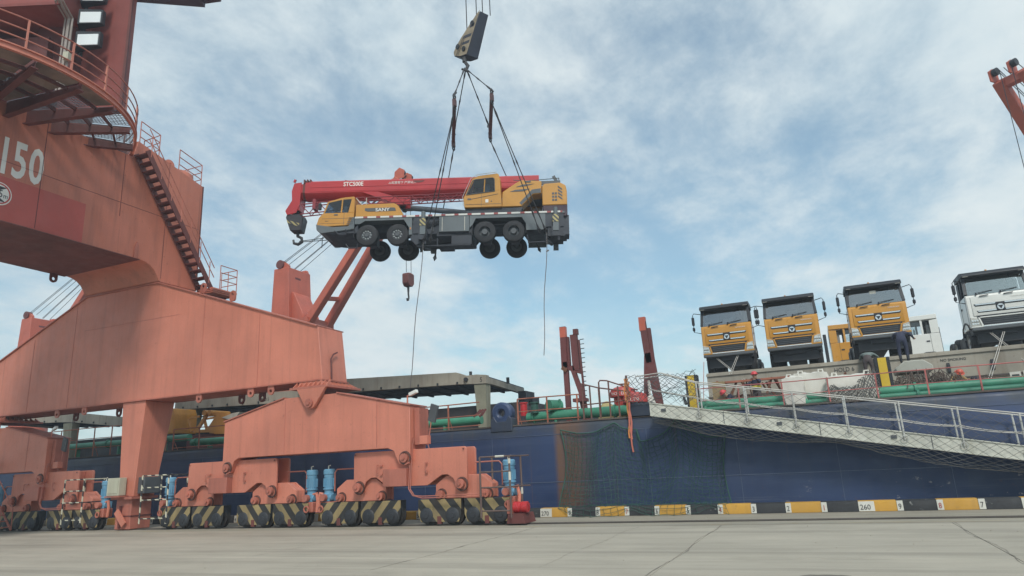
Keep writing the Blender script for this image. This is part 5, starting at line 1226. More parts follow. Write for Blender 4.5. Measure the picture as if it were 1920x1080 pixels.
# ---------------------------------------------------------------- mobile crane hanging in the slings
def build_mobile_crane():
    # local frame: x towards the rear, y to the far side, z up; origin at the first near wheel's hub
    t=thing('mobile_crane','yellow and red truck mounted mobile crane hanging in slings in mid air','mobile crane',(-18.17,25.47,12.61),R(20.2)); t.rotation_euler.y=R(2.2)
    def B(): return MB()
    def z_at(px,py): return ((px-688)/40,(443-.04*(px-688)-py)/40)
    # carrier frame and deck
    fr=B(); fr.box(-.3,9.2,.85,1.9,.42,.80); fr.box(2.05,3.3,.1,2.5,.0,.79); fr.box(3.3,4.95,.1,2.2,-.12,.79); fr.box(4.0,4.95,.1,.75,-.55,.0); fr.box(7.5,9.0,.3,2.2,.1,.79); fr.box(3.2,3.9,1.2,2.0,-.3,.0)
    for x in (0,1.45,5.57,6.92): fr.cyl((x,.3,0),(x,2.45,0),.10,10); fr.box(x-.2,x+.2,1.15,1.6,-.18,.45)
    frame=fr.build('chassis','chassisdark',t)
    dk=B(); dk.box(-.62,9.3,-.02,2.77,.80,.885); deck=dk.build('deck','cgrey',t)
    rw=B(); rw.box(-.6,9.2,-.035,-.021,.825,.91); rw.build('edge_tape','redwhite',deck)
    # side skirts: fender panels with wheel cut-outs, lockers
    sk=B()
    for y0,y1 in ((-.01,.03),(2.72,2.76)):
        sk.prism([(-.6,.80),(-.6,.55),(-.35,.55),(-.1,.70),(1.75,.70),(2.0,.30),(2.0,-.05),(2.14,-.05),(2.14,.80)],'y',y0,y1)
        sk.prism([(4.86,.80),(4.86,.2),(5.0,.35),(5.15,.66),(7.3,.66),(7.5,.35),(7.5,.02),(8.4,.02),(8.4,.80)],'y',y0,y1)
    sk.build('fender_panel','cgrey',t)
    for y0,y1 in ((-.02,.65),(2.1,2.77)):
        lk=B().box(3.42,4.84,y0,y1,.04,.795).build('side_locker','cgrey',t,bevel=.01)
        q=B(); q.box(3.56,3.585,y0-.012,y0,.08,.76); q.box(4.62,4.645,y0-.012,y0,.08,.76); q.build('locker_edge','offwhite',lk)
    lo=B(); lo.box(2.9,3.4,.15,.6,.1,.45); lo.box(3.05,3.15,.05,.1,.1,.5); lo.build('battery_box','dgrey',t)
    st=B(); st.tube([(2.6,.05,-.6),(3.4,.05,-.62),(4.9,.05,-.62)],.035,6); st.tube([(3.35,.05,-.25),(3.35,.05,-.6)],.03,6); st.box(2.95,3.4,.1,.5,-.33,-.30); st.build('under_guard','chassisdark',t)
    st=B(); st.tube([(7.55,.02,-.22),(7.6,.02,-.6),(8.4,.02,-.58),(8.4,.02,-.2)],.04,6); st.build('under_guard','chassisdark',t)
    # wheels, the front ones with bright hubs
    for i,x in enumerate((0,1.45,5.57,6.92)):
        for y,s in ((.17,-1),(2.58,1)):
            R0=.525
            m=B(); m.lathe([(.27,-.17),(.42,-.175),(.50,-.15),(R0,-.09),(R0,.09),(.50,.15),(.42,.175),(.27,.17)],(x,y,0),'y',32); w=m.build('tyre','rubber',t)
            m=B(); e=.13*s
            if i<2: m.lathe([(.001,e*1.35),(.09,e*1.35),(.11,e*.9),(.2,e*.75),(.24,e*.75),(.285,e*1.25)],(x,y,0),'y',24)
            else: m.lathe([(.001,e*1.3),(.13,e*1.3),(.15,e*.2),(.24,e*.0),(.285,e*1.25)],(x,y,0),'y',24)
            m.lathe([(.001,-e*.6),(.28,-e*.6)],(x,y,0),'y',20)
            m.build('rim','dgrey',w)
            if i<2:
                m=B()
                for k in range(10): a=2*PI*k/10; m.cyl((x+.19*math.cos(a),y+e*.6,.19*math.sin(a)),(x+.19*math.cos(a),y+e*1.3,.19*math.sin(a)),.034,7)
                m.build('wheel_nut','steel',w)
    # driver's cab
    prof=[(-1.97,1.74),(-1.3,1.92),(-.72,1.97),(-.66,1.90),(-.66,.93),(-.75,.52),(-2.40,.46),(-2.45,.58),(-2.36,.92),(-2.16,1.15)]
    c=B()
    low=[(-2.16,1.15),(-2.36,.92),(-2.45,.58),(-2.40,.46),(-.75,.52),(-.66,.93),(-.66,1.15)]
    c.prism(low,'y',.0,1.25)
    c.prism([(-1.97,1.74),(-1.3,1.92),(-.72,1.97),(-.66,1.90),(-.66,1.82),(-1.3,1.80),(-1.93,1.66)],'y',.03,1.22)
    for y0,y1 in ((.0,.05),(1.2,1.25)):
        c.prism([(-.95,1.15),(-.66,1.15),(-.66,1.9),(-.80,1.9)],'y',y0,y1); c.prism([(-1.32,1.15),(-1.25,1.15),(-1.22,1.82),(-1.28,1.82)],'y',y0,y1)
        c.prism([(-2.16,1.14),(-2.08,1.14),(-1.90,1.70),(-1.97,1.72)],'y',y0,y1)
    c.box(-.70,-.66,.05,1.2,1.1,1.9)
    cab=c.build('driver_cab','crane_yellow',t,bevel=.015)
    for y in (.015,1.235):
        g=B(); g.add([(-2.10,y,1.16),(-1.33,y,1.16),(-1.29,y,1.80),(-1.92,y,1.68)],[(0,1,2,3)]); g.add([(-1.24,y,1.16),(-.95,y,1.16),(-.82,y,1.84),(-1.21,y,1.82)],[(0,1,2,3)]); g.build('side_window','glass_dark',cab)
    B().add([(-2.15,.06,1.15),(-2.15,1.19,1.15),(-1.95,1.19,1.72),(-1.95,.06,1.72)],[(0,1,2,3)]).build('windscreen','glass_dark',cab)
    i_=B(); i_.box(-1.25,-1.1,.3,.8,1.15,1.6); i_.ring((-1.75,.5,1.25),.17,.02,12,'x'); i_.box(-2.05,-1.85,.1,1.15,1.15,1.2); i_.build('seat','interior',cab)
    d=B(); d.box(-2.2,-.75,-.006,.0,.86,.872); d.box(-1.15,-1.135,-.006,.0,.55,1.15); d.box(-1.62,-1.44,-.018,.0,1.02,1.08); d.box(-2.3,-1.1,-.005,.0,.62,.63); d.build('door_line','dgrey',cab)
    text('lettering','SANY',.07,(-2.05,-.006,.72),(1,0,0),(0,0,1),'dgrey',cab)
    bu=B(); bu.prism([(-2.47,.60),(-2.38,.56),(-1.6,.43),(-.9,.46),(-.72,.9),(-.62,.9),(-.62,.3),(-.9,.26),(-2.2,.12),(-2.42,.3)],'y',-.03,1.3); bu.build('front_bumper','cgrey',t,bevel=.02)
    bu=B(); bu.prism([(-2.36,.28),(-.7,.30),(-.45,.55),(-.45,.12),(-1.6,.08),(-2.2,.16)],'y',.05,2.15); bu.build('front_underbody','chassisdark',t,bevel=.02)
    bu=B(); bu.prism([(-2.30,.52),(-.7,.56),(-.7,.86),(-2.25,.88)],'y',1.3,2.7); bu.prism([(-2.42,.3),(-2.3,.6),(-2.1,.6),(-2.1,.3)],'y',1.3,2.75); bu.build('front_platform','cgrey',t,bevel=.02)
    sp=B(); sp.tube([(-1.55,-.03,.25),(-1.35,-.03,.05),(-1.0,-.03,.03),(-1.0,-.03,.3)],.03,6); sp.tube([(-1.0,.05,-.4),(-.85,.05,-.62),(-.45,.05,-.62),(-.45,.05,-.4)],.03,6); sp.tube([(-2.15,.1,.0),(-2.15,.1,-.55)],.02,5); sp.build('step_bracket','chassisdark',t)
    lf=B()
    for k in range(4): lf.box(-.98+.03*k,-.70+.03*k,-.045,-.03,.55+.1*k,.58+.1*k)
    lf.build('step_tread','dgrey',t)
    wa=B(); wa.tube([(-.62,.1,1.9),(-.35,.1,1.58)],.02,5); wa.tube([(-.12,.1,1.5),(-.12,.1,1.9)],.022,5); wa.build('grab_rail','offwhite',t)
    mr=B(); mr.tube([(-2.1,-.02,1.7),(-2.28,-.12,1.66),(-2.28,-.12,1.25)],.018,5); mr.box(-2.34,-2.22,-.2,-.06,1.28,1.58); mr.build('mirror','black',cab)
    bc=B(); bc.cyl((-1.0,.6,1.95),(-1.0,.6,2.08),.06,10); bc.build('beacon','orangeyellow',cab)
    hs=B()
    for k in range(5): hs.tube([(2.0+.05*k,.05,.72-.05*k),(2.25,.02,.45-.06*k),(2.9,.04,.5-.05*k),(3.4,.05,.62-.04*k)],.018,5)
    hs.tube([(5.0,.3,.6),(5.9,.25,.42),(6.5,.25,.42),(7.4,.3,.58)],.03,6); hs.build('hydraulic_hose','black',t)
    for x in (-.62,2.02,4.98,7.5): B().box(x-.015,x+.015,.0,.42,-.12,.55).build('mud_flap','rubber',t)
    wl=B(); wl.box(7.9,8.05,.0,.04,.55,.66); wl.box(2.05,2.1,-.03,.0,.2,.3); wl.build('side_lamp','orange_rope',t)
    # engine hood
    h=B().prism([(-.60,.905),(1.72,.905),(1.45,1.42),(1.32,1.53),(1.2,1.56),(-.60,1.54)],'y',.02,1.2).build('engine_hood','crane_yellow',t,bevel=.025)
    B().prism([(-.15,1.22),(.0,1.17),(1.35,1.17),(1.30,1.32),(1.22,1.34),(-.15,1.34)],'y',.006,.021).build('hood_grille','dgrey',h)
    text('lettering','SANY',.235,(.36,-.003,1.16),(1,0,0),(0,0,1),'whiteprint',h,sx=1.15,bold=.003)
    eg=B(); eg.box(-.3,1.4,1.25,2.4,.9,1.4); eg.cyl((.3,.6,1.56),(.9,.6,1.56),.07,10); eg.build('engine_block','chassisdark',t)
    # outriggers
    for x in (2.68,8.88):
        for y,s in ((-.06,-1),(2.8,1)):
            o=B(); o.cyl((x,y,-.25 if s<0 else .2),(x,y,1.05),.10,14); o.box(x-.13,x+.13,y-.13,y+.13,-.1,.5); og=o.build('outrigger_jack','cgrey',t)
            B().box(x-.14,x+.14,y-.15,y-.135,.32,.68).build('hazard_plate','stripeC',og)
            if s<0: o=B(); o.box(x-.2,x+.2,y-.1,y+.12,-.35,.1); o.cyl((x+.12,y,-.55),(x+.12,y,-.3),.06,10); o.build('jack_base','chassisdark',og)
    pd=B(); pd.cyl((8.55,.25,-.60),(8.62,.2,-.52),.19,18); pd.cyl((8.58,.22,-.55),(8.62,.22,-.2),.05,8); pd.build('jack_pad','dark',t)
    rb=B(); rb.box(8.4,9.25,.0,2.7,.15,.79); rb.box(9.2,9.42,.3,2.4,.2,.85); rb.box(8.5,9.3,.05,.7,-.3,.2); rb.box(2.2,2.6,.0,2.75,.0,.79); rb.prism([(1.95,.5),(2.6,.5),(2.6,-.4),(2.35,-.55),(2.1,-.3)],'y',.05,.6); rb.beam((2.35,.15,-.55),(3.0,.15,-.75),.06,.06); rb.build('outrigger_box','chassisdark',t)
    # superstructure
    tt=B(); tt.prism([(4.62,1.20),(4.75,.905),(7.2,.905),(7.35,1.2)],'y',.15,2.6); tt.cyl((6.1,1.38,.885),(6.1,1.38,1.0),.75,24); tt.build('turntable','chassisdark',t)
    f1=[(4.60,1.22),(4.55,1.72),(4.66,1.85),(4.97,2.70),(5.25,2.82),(6.15,2.92),(6.24,2.86),(6.35,1.95),(6.38,1.22)]
    c=B(); c.prism([(4.60,1.22),(4.55,1.72),(4.64,1.86),(6.32,2.06),(6.38,1.22)],'y',.02,.98)
    c.prism([(4.95,2.62),(4.97,2.70),(5.25,2.82),(6.15,2.92),(6.24,2.86),(6.26,2.66),(5.2,2.60)],'y',.04,.96)
    for y0,y1 in ((.02,.07),(.93,.98)):
        c.prism([(4.62,1.84),(4.72,1.84),(5.08,2.62),(4.97,2.66)],'y',y0,y1); c.prism([(5.50,1.94),(5.56,1.95),(5.60,2.66),(5.54,2.66)],'y',y0,y1); c.prism([(6.02,2.0),(6.33,2.04),(6.26,2.7),(6.0,2.7)],'y',y0,y1)
    c.box(6.24,6.30,.07,.93,2.0,2.7)
    oc=c.build('operator_cab','crane_yellow',t,bevel=.018)
    for y in (.03,.97):
        g=B(); g.add([(4.72,y,1.86),(5.51,y,1.95),(5.55,y,2.63),(5.05,y,2.60)],[(0,1,2,3)]); g.add([(5.57,y,1.96),(6.04,y,2.01),(6.01,y,2.68),(5.61,y,2.65)],[(0,1,2,3)]); g.build('side_window','glass_dark',oc)
        e=B(); e.tube([(4.70,y-.02,1.85),(5.5,y-.02,1.94),(6.04,y-.02,2.0),(6.02,y-.02,2.62),(5.95,y-.02,2.68),(5.1,y-.02,2.61),(4.98,y-.02,2.55),(4.70,y-.02,1.85)],.022,5); e.build('window_seal','dgrey',oc)
    B().add([(4.60,.08,1.85),(4.60,.92,1.85),(4.96,.92,2.64),(4.96,.08,2.64)],[(0,1,2,3)]).build('windscreen','glass_dark',oc)
    i_=B(); i_.box(5.55,5.75,.3,.75,1.9,2.5); i_.box(5.1,5.6,.3,.75,1.85,1.95); i_.build('seat','interior',oc)
    d=B(); d.box(4.66,6.34,.008,.02,1.36,1.372); d.box(5.40,5.412,.008,.02,1.25,1.9); d.box(4.75,4.92,.0,.02,1.60,1.67); d.beam((4.75,.012,1.60),(6.2,.012,1.86),.02,.012); d.cyl((5.88,.0,1.50),(5.88,.02,1.50),.03,8); d.build('door_line','dgrey',oc)
    B().box(5.60,5.74,.005,.02,1.44,1.60).build('notice','whiteprint',oc)
    w=B(); w.tube([(4.56,-.02,1.3),(4.52,-.02,1.75),(4.9,-.02,2.66),(5.2,.0,2.86),(6.1,.0,2.97),(6.15,.0,2.92)],.014,5)
    for k in range(5): w.tube([(5.25+.2*k,.0,2.82+.022*k),(5.25+.2*k,.0,2.87+.022*k)],.012,5)
    w.build('cab_rail','galv',oc)
    s=B()
    s.prism([(6.38,1.24),(7.30,1.24),(7.85,1.82),(8.25,1.85),(8.25,2.48),(7.3,2.55),(7.05,2.42),(6.40,1.98)],'y',.10,.85)
    s.prism([(6.38,1.24),(7.30,1.24),(7.85,1.82),(8.25,1.85),(8.25,2.48),(7.3,2.55),(7.05,2.42),(6.40,1.98)],'y',1.95,2.6)
    sb=s.build('slewing_body','crane_yellow',t,bevel=.02)
    d=B(); d.prism([(6.75,1.97),(7.0,2.06),(7.7,2.10),(7.4,1.98)],'y',.085,.099); d.prism([(7.05,2.2),(7.35,2.32),(7.9,2.34),(7.5,2.24)],'y',.085,.099); d.prism([(7.3,1.3),(7.85,1.86),(8.22,1.88),(8.22,2.1),(7.8,2.05),(7.2,1.4)],'y',.085,.099); d.box(7.5,7.75,.08,.099,2.42,2.5); d.build('body_marking','dgrey',sb)
    wi=B(); wi.box(7.4,8.3,.7,2.0,1.9,2.5); wi.cyl((7.8,.9,2.3),(7.8,1.9,2.3),.32,18); wi.build('winch','dgrey',t)
    cw=B(); cw.prism([(8.28,1.22),(8.28,2.18),(8.38,2.30),(9.15,2.34),(9.38,2.2),(9.44,1.9),(9.44,1.22)],'y',.02,2.73); cwt=cw.build('counterweight','crane_yellow',t,bevel=.03)
    q=B(); q.prism([(8.28,1.218),(9.44,1.218),(9.44,.74),(9.36,.66),(8.33,.92)],'y',.04,2.7); q.build('counterweight_base','cwmaroon',cwt,bevel=.02)
    q=B()
    for k in range(4): q.prism([(9.02,2.18-.16*k),(9.22,2.02-.16*k),(9.22,1.94-.16*k),(9.02,2.10-.16*k)],'y',.004,.02)
    for k in range(3):
        for j in range(2): q.box(8.74+.13*j,8.84+.13*j,.006,.02,1.42+.16*k,1.52+.16*k)
    q.build('warning_stripe','dgrey',cwt)
    q=B(); q.box(9.0,9.35,.5,2.3,.2,.7); q.box(9.2,9.5,.15,.9,-.2,.75); q.build('rear_light_bar','chassisdark',t)
    tp=B(); tp.box(7.35,9.15,.4,.46,2.42,2.6); tp.box(7.35,9.15,2.2,2.26,2.42,2.6); tp.tube([(6.9,.4,2.7),(7.4,.4,2.62),(9.1,.4,2.72)],.02,5); tp.beam((9.0,.6,2.6),(8.82,.6,2.92),.05,.15); tp.beam((9.12,.6,2.3),(9.08,.6,2.82),.05,.06); tp.build('winch_guard','dgrey',t)
    # telescopic boom
    def boom_sec(x0,x1,z0,z1,y0,y1,m,n='boom_section'):
        c=.13; sec=[(y0+.0,z1-.06),(y0+.06,z1),(y1-.06,z1),(y1,z1-.06),(y1,z0+.30),(y1-.16,z0+.08),((y0+y1)/2+.1,z0),((y0+y1)/2-.1,z0),(y0+.16,z0+.08),(y0,z0+.30)]
        return MB().prism(sec,'x',x0,x1).build(n,m,bm,bevel=.0)
    bm=B().prism([(.94,2.92),(1.0,2.98),(1.74,2.98),(1.80,2.92),(1.80,2.35),(1.64,2.12),(1.47,2.03),(1.27,2.03),(1.10,2.12),(.94,2.35)],'x',-3.25,8.1)
    bm=bm.build('telescopic_boom','boomred',t)
    bm.location.z=.24; bm.rotation_euler.y=R(.35)
    sg=B()
    sg.box(-3.3,7.9,.925,.94,2.62,2.635); sg.box(-3.3,8,.926,.94,2.40,2.41); sg.build('boom_weld','boomred',bm)
    boom_sec(-3.52,-3.26,2.06,2.96,.98,1.76,'boomred'); boom_sec(-3.66,-3.53,2.1,2.92,1.02,1.72,'dark_red'); boom_sec(-3.75,-3.67,2.12,2.9,1.04,1.70,'boomred')
    hd=B(); 
    for y in (1.0,1.68): hd.prism([(-3.74,2.95),(-4.1,2.9),(-4.2,2.5),(-4.15,2.0),(-4.45,1.45),(-4.35,1.25),(-3.9,1.35),(-3.74,1.8)],'y',y,y+.05)
    hd.box(-4.0,-3.76,1.05,1.68,1.5,2.8); hd.beam((-4.1,1.0,2.95),(-4.05,1.0,3.1),.08,.1); head=hd.build('boom_head','boomred',bm)
    sv=B(); 
    for y in (1.12,1.24,1.36,1.48,1.58): sv.cyl((-4.05,y,1.65),(-4.05,y+.07,1.65),.26,16); sv.cyl((-3.95,y,2.78),(-3.95,y+.07,2.78),.2,14)
    sv.build('head_sheave','dark',head)
    tb=B(); tb.beam((-3.4,1.2,3.02),(-1.4,1.3,3.08),.05,.05); tb.beam((-1.6,1.2,3.05),(-1.25,1.2,2.99),.06,.08)
    for x in (-3.6,-3.45,-3.3): tb.box(x-.03,x+.03,1.0,1.74,2.9,3.1)
    tb.build('boom_fitting','dark_red',bm)
    text('lettering','STC500E',.31,(-1.58,.936,2.66),(1,0,-.0),(0,0,1),'whiteprint',bm,sx=.86,bold=.006)
    text('lettering','△起重臂下 严禁站人',.15,(.68,.936,2.72),(1,0,0),(0,0,1),'whiteprint',bm,sx=1.)
    B().prism([(1.9,2.86),(2.5,2.86),(2.4,2.78),(2.2,2.74),(2.0,2.76)],'y',.930,.939).build('emblem','dark_red',bm)
    rs=B().prism([(-.6,2.3),(.2,2.3),(1.7,1.8),(1.75,1.62),(1.2,1.62)],'y',.88,.935); rs.prism([(1.1,2.2),(1.75,2.2),(1.78,1.5),(1.5,1.5)],'y',1.15,1.6); rs.build('boom_support','boomred',bm)
    lc=B(); lc.cyl((1.5,1.37,1.84),(4.9,1.37,1.42),.135,16); cy=lc.build('luffing_cylinder','cylgrey',t); B().cyl((1.4,1.1,1.84),(1.4,1.64,1.84),.16,14).build('cylinder_eye','dark',cy)
    # folding lattice jib stowed under the boom
    lj=B(); y0,y1=.55,.90
    def lat(x0,x1,z0a,z1a,z0b,z1b,n):
        for y in (y0,y1):
            lj.tube([(x0,y,z0a),(x1,y,z0b)],.03,5); lj.tube([(x0,y,z1a),(x1,y,z1b)],.03,5)
            for k in range(n):
                f,g=k/n,(k+1)/n; zA=(z0a+(z0b-z0a)*f) if k%2 else (z1a+(z1b-z1a)*f); zB=(z1a+(z1b-z1a)*g) if k%2 else (z0a+(z0b-z0a)*g)
                lj.tube([(x0+(x1-x0)*f,y,zA),(x0+(x1-x0)*g,y,zB)],.022,5)
        for k in range(n+1):
            f=k/n; x=x0+(x1-x0)*f; lj.tube([(x,y0,z0a+(z0b-z0a)*f),(x,y1,z0a+(z0b-z0a)*f)],.02,4)
    lat(-3.5,-.4,1.35,1.85,1.6,2.12,7); lat(-.4,5.8,1.75,2.1,1.95,2.2,16)
    lj.box(-2.9,-2.75,.5,.95,1.6,2.1); lj.build('lattice_jib','jibred',t)
    # hook block at the boom head
    hb=B().prism([(-4.42,1.3),(-4.35,1.44),(-3.62,1.44),(-3.52,1.25),(-3.62,.58),(-4.15,.58)],'y',1.05,1.65).build('hook_block','blockdark',t,bevel=.03)
    hb.location.z=.12; B().prism([(-4.35,1.15),(-3.7,.95),(-3.72,.78),(-4.3,1.0)],'y',1.03,1.049).build('block_marking','stripeC',hb)
    k=B(); k.tube([(-3.85,1.35,.6),(-3.85,1.35,.38),(-3.65,1.35,.28),(-3.62,1.35,.08),(-3.8,1.35,-.04),(-4.02,1.35,.02),(-4.06,1.35,.2)],[.1,.08,.075,.085,.085,.07,.05],8); k.build('hook','dark',hb)
    r=B()
    for y in (1.15,1.3,1.42,1.56): r.tube([(-4.05,y,1.6),(-4.0,y,1.35)],.015,4)
    r.tube([(-3.75,1.35,.12),(-2.4,1.0,.12)],.02,5); r.tube([(-3.7,1.35,.08),(-2.15,.8,-.05)],.02,5); r.build('tie_rope','rope',hb)
    return t
MT['chassisdark']=mat('chassis_dark',(.036,.042,.056),.6,.2,.2,(.06,.06,.06)); MT['cwmaroon']=mat('counterweight_maroon',(.06,.035,.05),.6,.15)
MT['cylgrey']=mat('cylinder_grey',(.12,.14,.17),.4,.1); MT['jibred']=mat('jib_red',(.25,.035,.045),.55,.12); MT['blockdark']=mat('block_dark',(.045,.045,.055),.55,.2,.2)
MT['stripeC']=mat('hazard_small',(.42,.36,.16),.6,.1,stripe=((.06,.06,.06),.22,1.,(0,2)))
mc=build_mobile_crane()
def build_rigging():
    from_cam=lambda *a:None
    hook=Vector((-12.67,25.33,20.2))
    # big hook block of the portal crane
    t=wthing('crane_hook_block','big black and cream striped hook block tilted on four wires at the top','hook block',(-12.5,25.2,21.3))
    f=Vector((-.39,.92,0)); r=Vector((.92,.39,0)); up=Vector((0,0,1))
    L=(up*1.0+r*.30).normalized(); A=(-r*.88+f*.35).normalized(); Bv=(r*.75+f*.66).normalized()
    o=hook+up*.1+r*.12-f*.2
    def P(l,a,b): q=o+(L*l+A*a+Bv*b)*1.1; return (q.x,q.y,q.z)
    face=[(0.02,.0),(.0,.32),(.1,.62),(.3,.72),(.62,.68),(1.0,.55),(1.5,.34),(2.0,.12),(2.22,.0)]
    n=len(face); m=MB(); W=.62
    vs=[P(l,a,0) for l,a in face]+[P(l,a,W*(1 if l<2 else .8)) for l,a in face]
    m.add(vs,[tuple(range(n)),tuple(range(2*n-1,n-1,-1))]+[(i,(i+1)%n,(i+1)%n+n,i+n) for i in range(n)])
    b=m.build('block_body','blockblack',t,bevel=.03)
    m=MB(); vs=[P(l+.03,a*.95+.01,-.012) for l,a in face]+[P(l+.03,a*.95+.01,-.002) for l,a in face]
    m.add(vs,[tuple(range(n)),tuple(range(2*n-1,n-1,-1))]+[(i,(i+1)%n,(i+1)%n+n,i+n) for i in range(n)]); m.build('side_plate','plategrey',b)
    for l0,l1 in ((.95,1.1),(.62,.76),(1.45,1.62)):
        m=MB(); m.add([P(l0,.06,-.02),P(l1,.06,-.02),P(l1-.04,.42 if l0<1.2 else .25,-.02),P(l0-.04,.42 if l0<1.2 else .25,-.02),P(l0,.06,-.013),P(l1,.06,-.013),P(l1-.04,.42 if l0<1.2 else .25,-.013),P(l0-.04,.42 if l0<1.2 else .25,-.013)],[(0,1,2,3),(7,6,5,4),(0,4,5,1),(1,5,6,2),(2,6,7,3),(3,7,4,0)]); m.build('side_stripe','blockblack',b)
    for l,a in ((1.62,.18),(.55,.56),(.35,.22)):
        m=MB(); c=Vector(P(l,a,-.03)); nrm=-Bv
        m.cyl(c+nrm*.03,c-nrm*.02,.13,14); m.build('sheave_pin','dark',b)
    m=MB()
    for a in (.42,.5): m.beam(P(.1,a,-.02),P(1.0,a-.08,-.02),.05,.02); 
    m.build('side_rib','platedark',b)
    w=MB()
    for (l,a,b_) in ((1.0,.52,.3),(1.55,.3,.4),(2.05,.08,.3),(2.2,-.02,.55)):
        q=Vector(P(l,a,b_)); w.tube([q,(q.x,q.y,46)],.024,5)
    w.build('hoist_wire','rope',t)
    h=MB(); h.cyl(hook+up*.25,hook-up*.15,.10,10); h.tube([hook-up*.1,hook-up*.35+r*.15,hook-up*.6+r*.05,hook-up*.5-r*.14],[.08,.09,.09,.05],8); h.build('hook','rope',t)
    # slings and spreader bars
    hk=hook-up*.45
    def D(px,py,dep):
        f_,pitch,roll,h_,yaw=1288.53,.254707,-.0484956,1.73223,.40382
        return None
    ctr=Matrix.Translation(mc.location)@mc.rotation_euler.to_matrix().to_4x4()
    def V(x,y,z): return ctr@Vector((x,y,z))
    def chain(name,p,q,par,fit=True,seed=0):
        # wire rope leg with shackles, thimbles and a short chain at its lower end
        p=Vector(p);q=Vector(q);d=(q-p); n=d.length; d=d/n; m=MB(); m.tube([p,q],.024,6)
        o=m.build(name,'rope',par)
        if fit:
            k=MB()
            for fr,ln,rr in ((.04,.45,.045),(.42,.35,.04),(.80,.5,.05),(.93,.3,.055)):
                a=p+d*n*fr; k.tube([a,a+d*ln*.5,a+d*ln],[rr*.6,rr,rr*.6],6)
            s=d.cross(Vector((0,0,1))).normalized()
            for e in (.995,): 
                c=p+d*n*e; k.tube([c,c+s*.09-d*.12,c-d*.3,c-s*.09-d*.12,c],.025,5)
            k.build('shackle','rope',o)
        return o
    def spread(xm,lab,N,F,nearpts,farpts):
        t=wthing('lifting_rig',lab,'lifting rig',(N.x,N.y,N.z),'sling sets of the suspended crane')
        m=MB(); m.beam(N,F,.16,.22); m.beam(N+up*.02,N-up*.3,.12,.2); m.beam(F+up*.02,F-up*.3,.12,.2); sb=m.build('spreader_bar','spreader',t)
        k=MB()
        for e in (N,F): k.ring(e+up*.18,.11,.035,10,'x'); k.ring(e-up*.38,.1,.035,10,'x')
        k.build('shackle_ring','rope',sb)
        chain('sling',hk,N+up*.25,t); chain('sling',hk+r*.06,F+up*.25,t)
        for q in nearpts: chain('sling',N-up*.42,q,t,fit=True)
        for q in farpts: chain('sling',F-up*.42,q,t,fit=True)
        return t
    N1,F1,N2,F2=Vector((-12.78,24.42,17.64)),Vector((-14.71,27.87,17.63)),Vector((-11.3,25.2,17.9)),Vector((-12.93,28.44,17.89))
    a=spread(0,'slings with spreader bar holding the suspended mobile crane at mid length',N1,F1,[V(2.72,-.10,-.5),V(3.02,-.10,-.5)],[V(2.72,2.85,-.5)])
    b=spread(0,'slings with spreader bar holding the suspended mobile crane near its rear',N2,F2,[V(8.15,-.12,-.2),V(8.45,-.12,-.2)],[V(8.1,2.85,-.2)])
    for (p0,p1,lab) in ((V(2.72,-.14,-.5),Vector((-16.60,26.6,5.4)),'thin tag rope hanging from the middle of the suspended crane to the hatch cover'),(V(8.45,-.14,-.2),Vector((-10.62,28.0,6.4)),'thin tag rope hanging free from the rear of the suspended crane')):
        m=MB(); n=8; m.tube([p0.lerp(p1,i/n)+Vector((.04*math.sin(i*1.1),.0,0)) for i in range(n+1)],.018,5)
        if 'free' in lab: c=p0.lerp(p1,.16); m.beam(c,c+Vector((.12,.03,.06)),.07,.05)
        tag(m.build('tag_rope','thinrope'),lab,'rope')
MT['blockblack']=mat('block_black',(.025,.03,.05),.6,.2,.1); MT['plategrey']=mat('block_plate',(.25,.205,.14),.7,.2,.4,(.1,.08,.06),.5,(.08,.05,.04),vscale=2); MT['platedark']=mat('block_plate_dark',(.10,.085,.07),.7,.2)
MT['spreader']=mat('spreader_bar_paint',(.11,.055,.055),.65,.2,.3,(.04,.04,.05))
build_rigging()
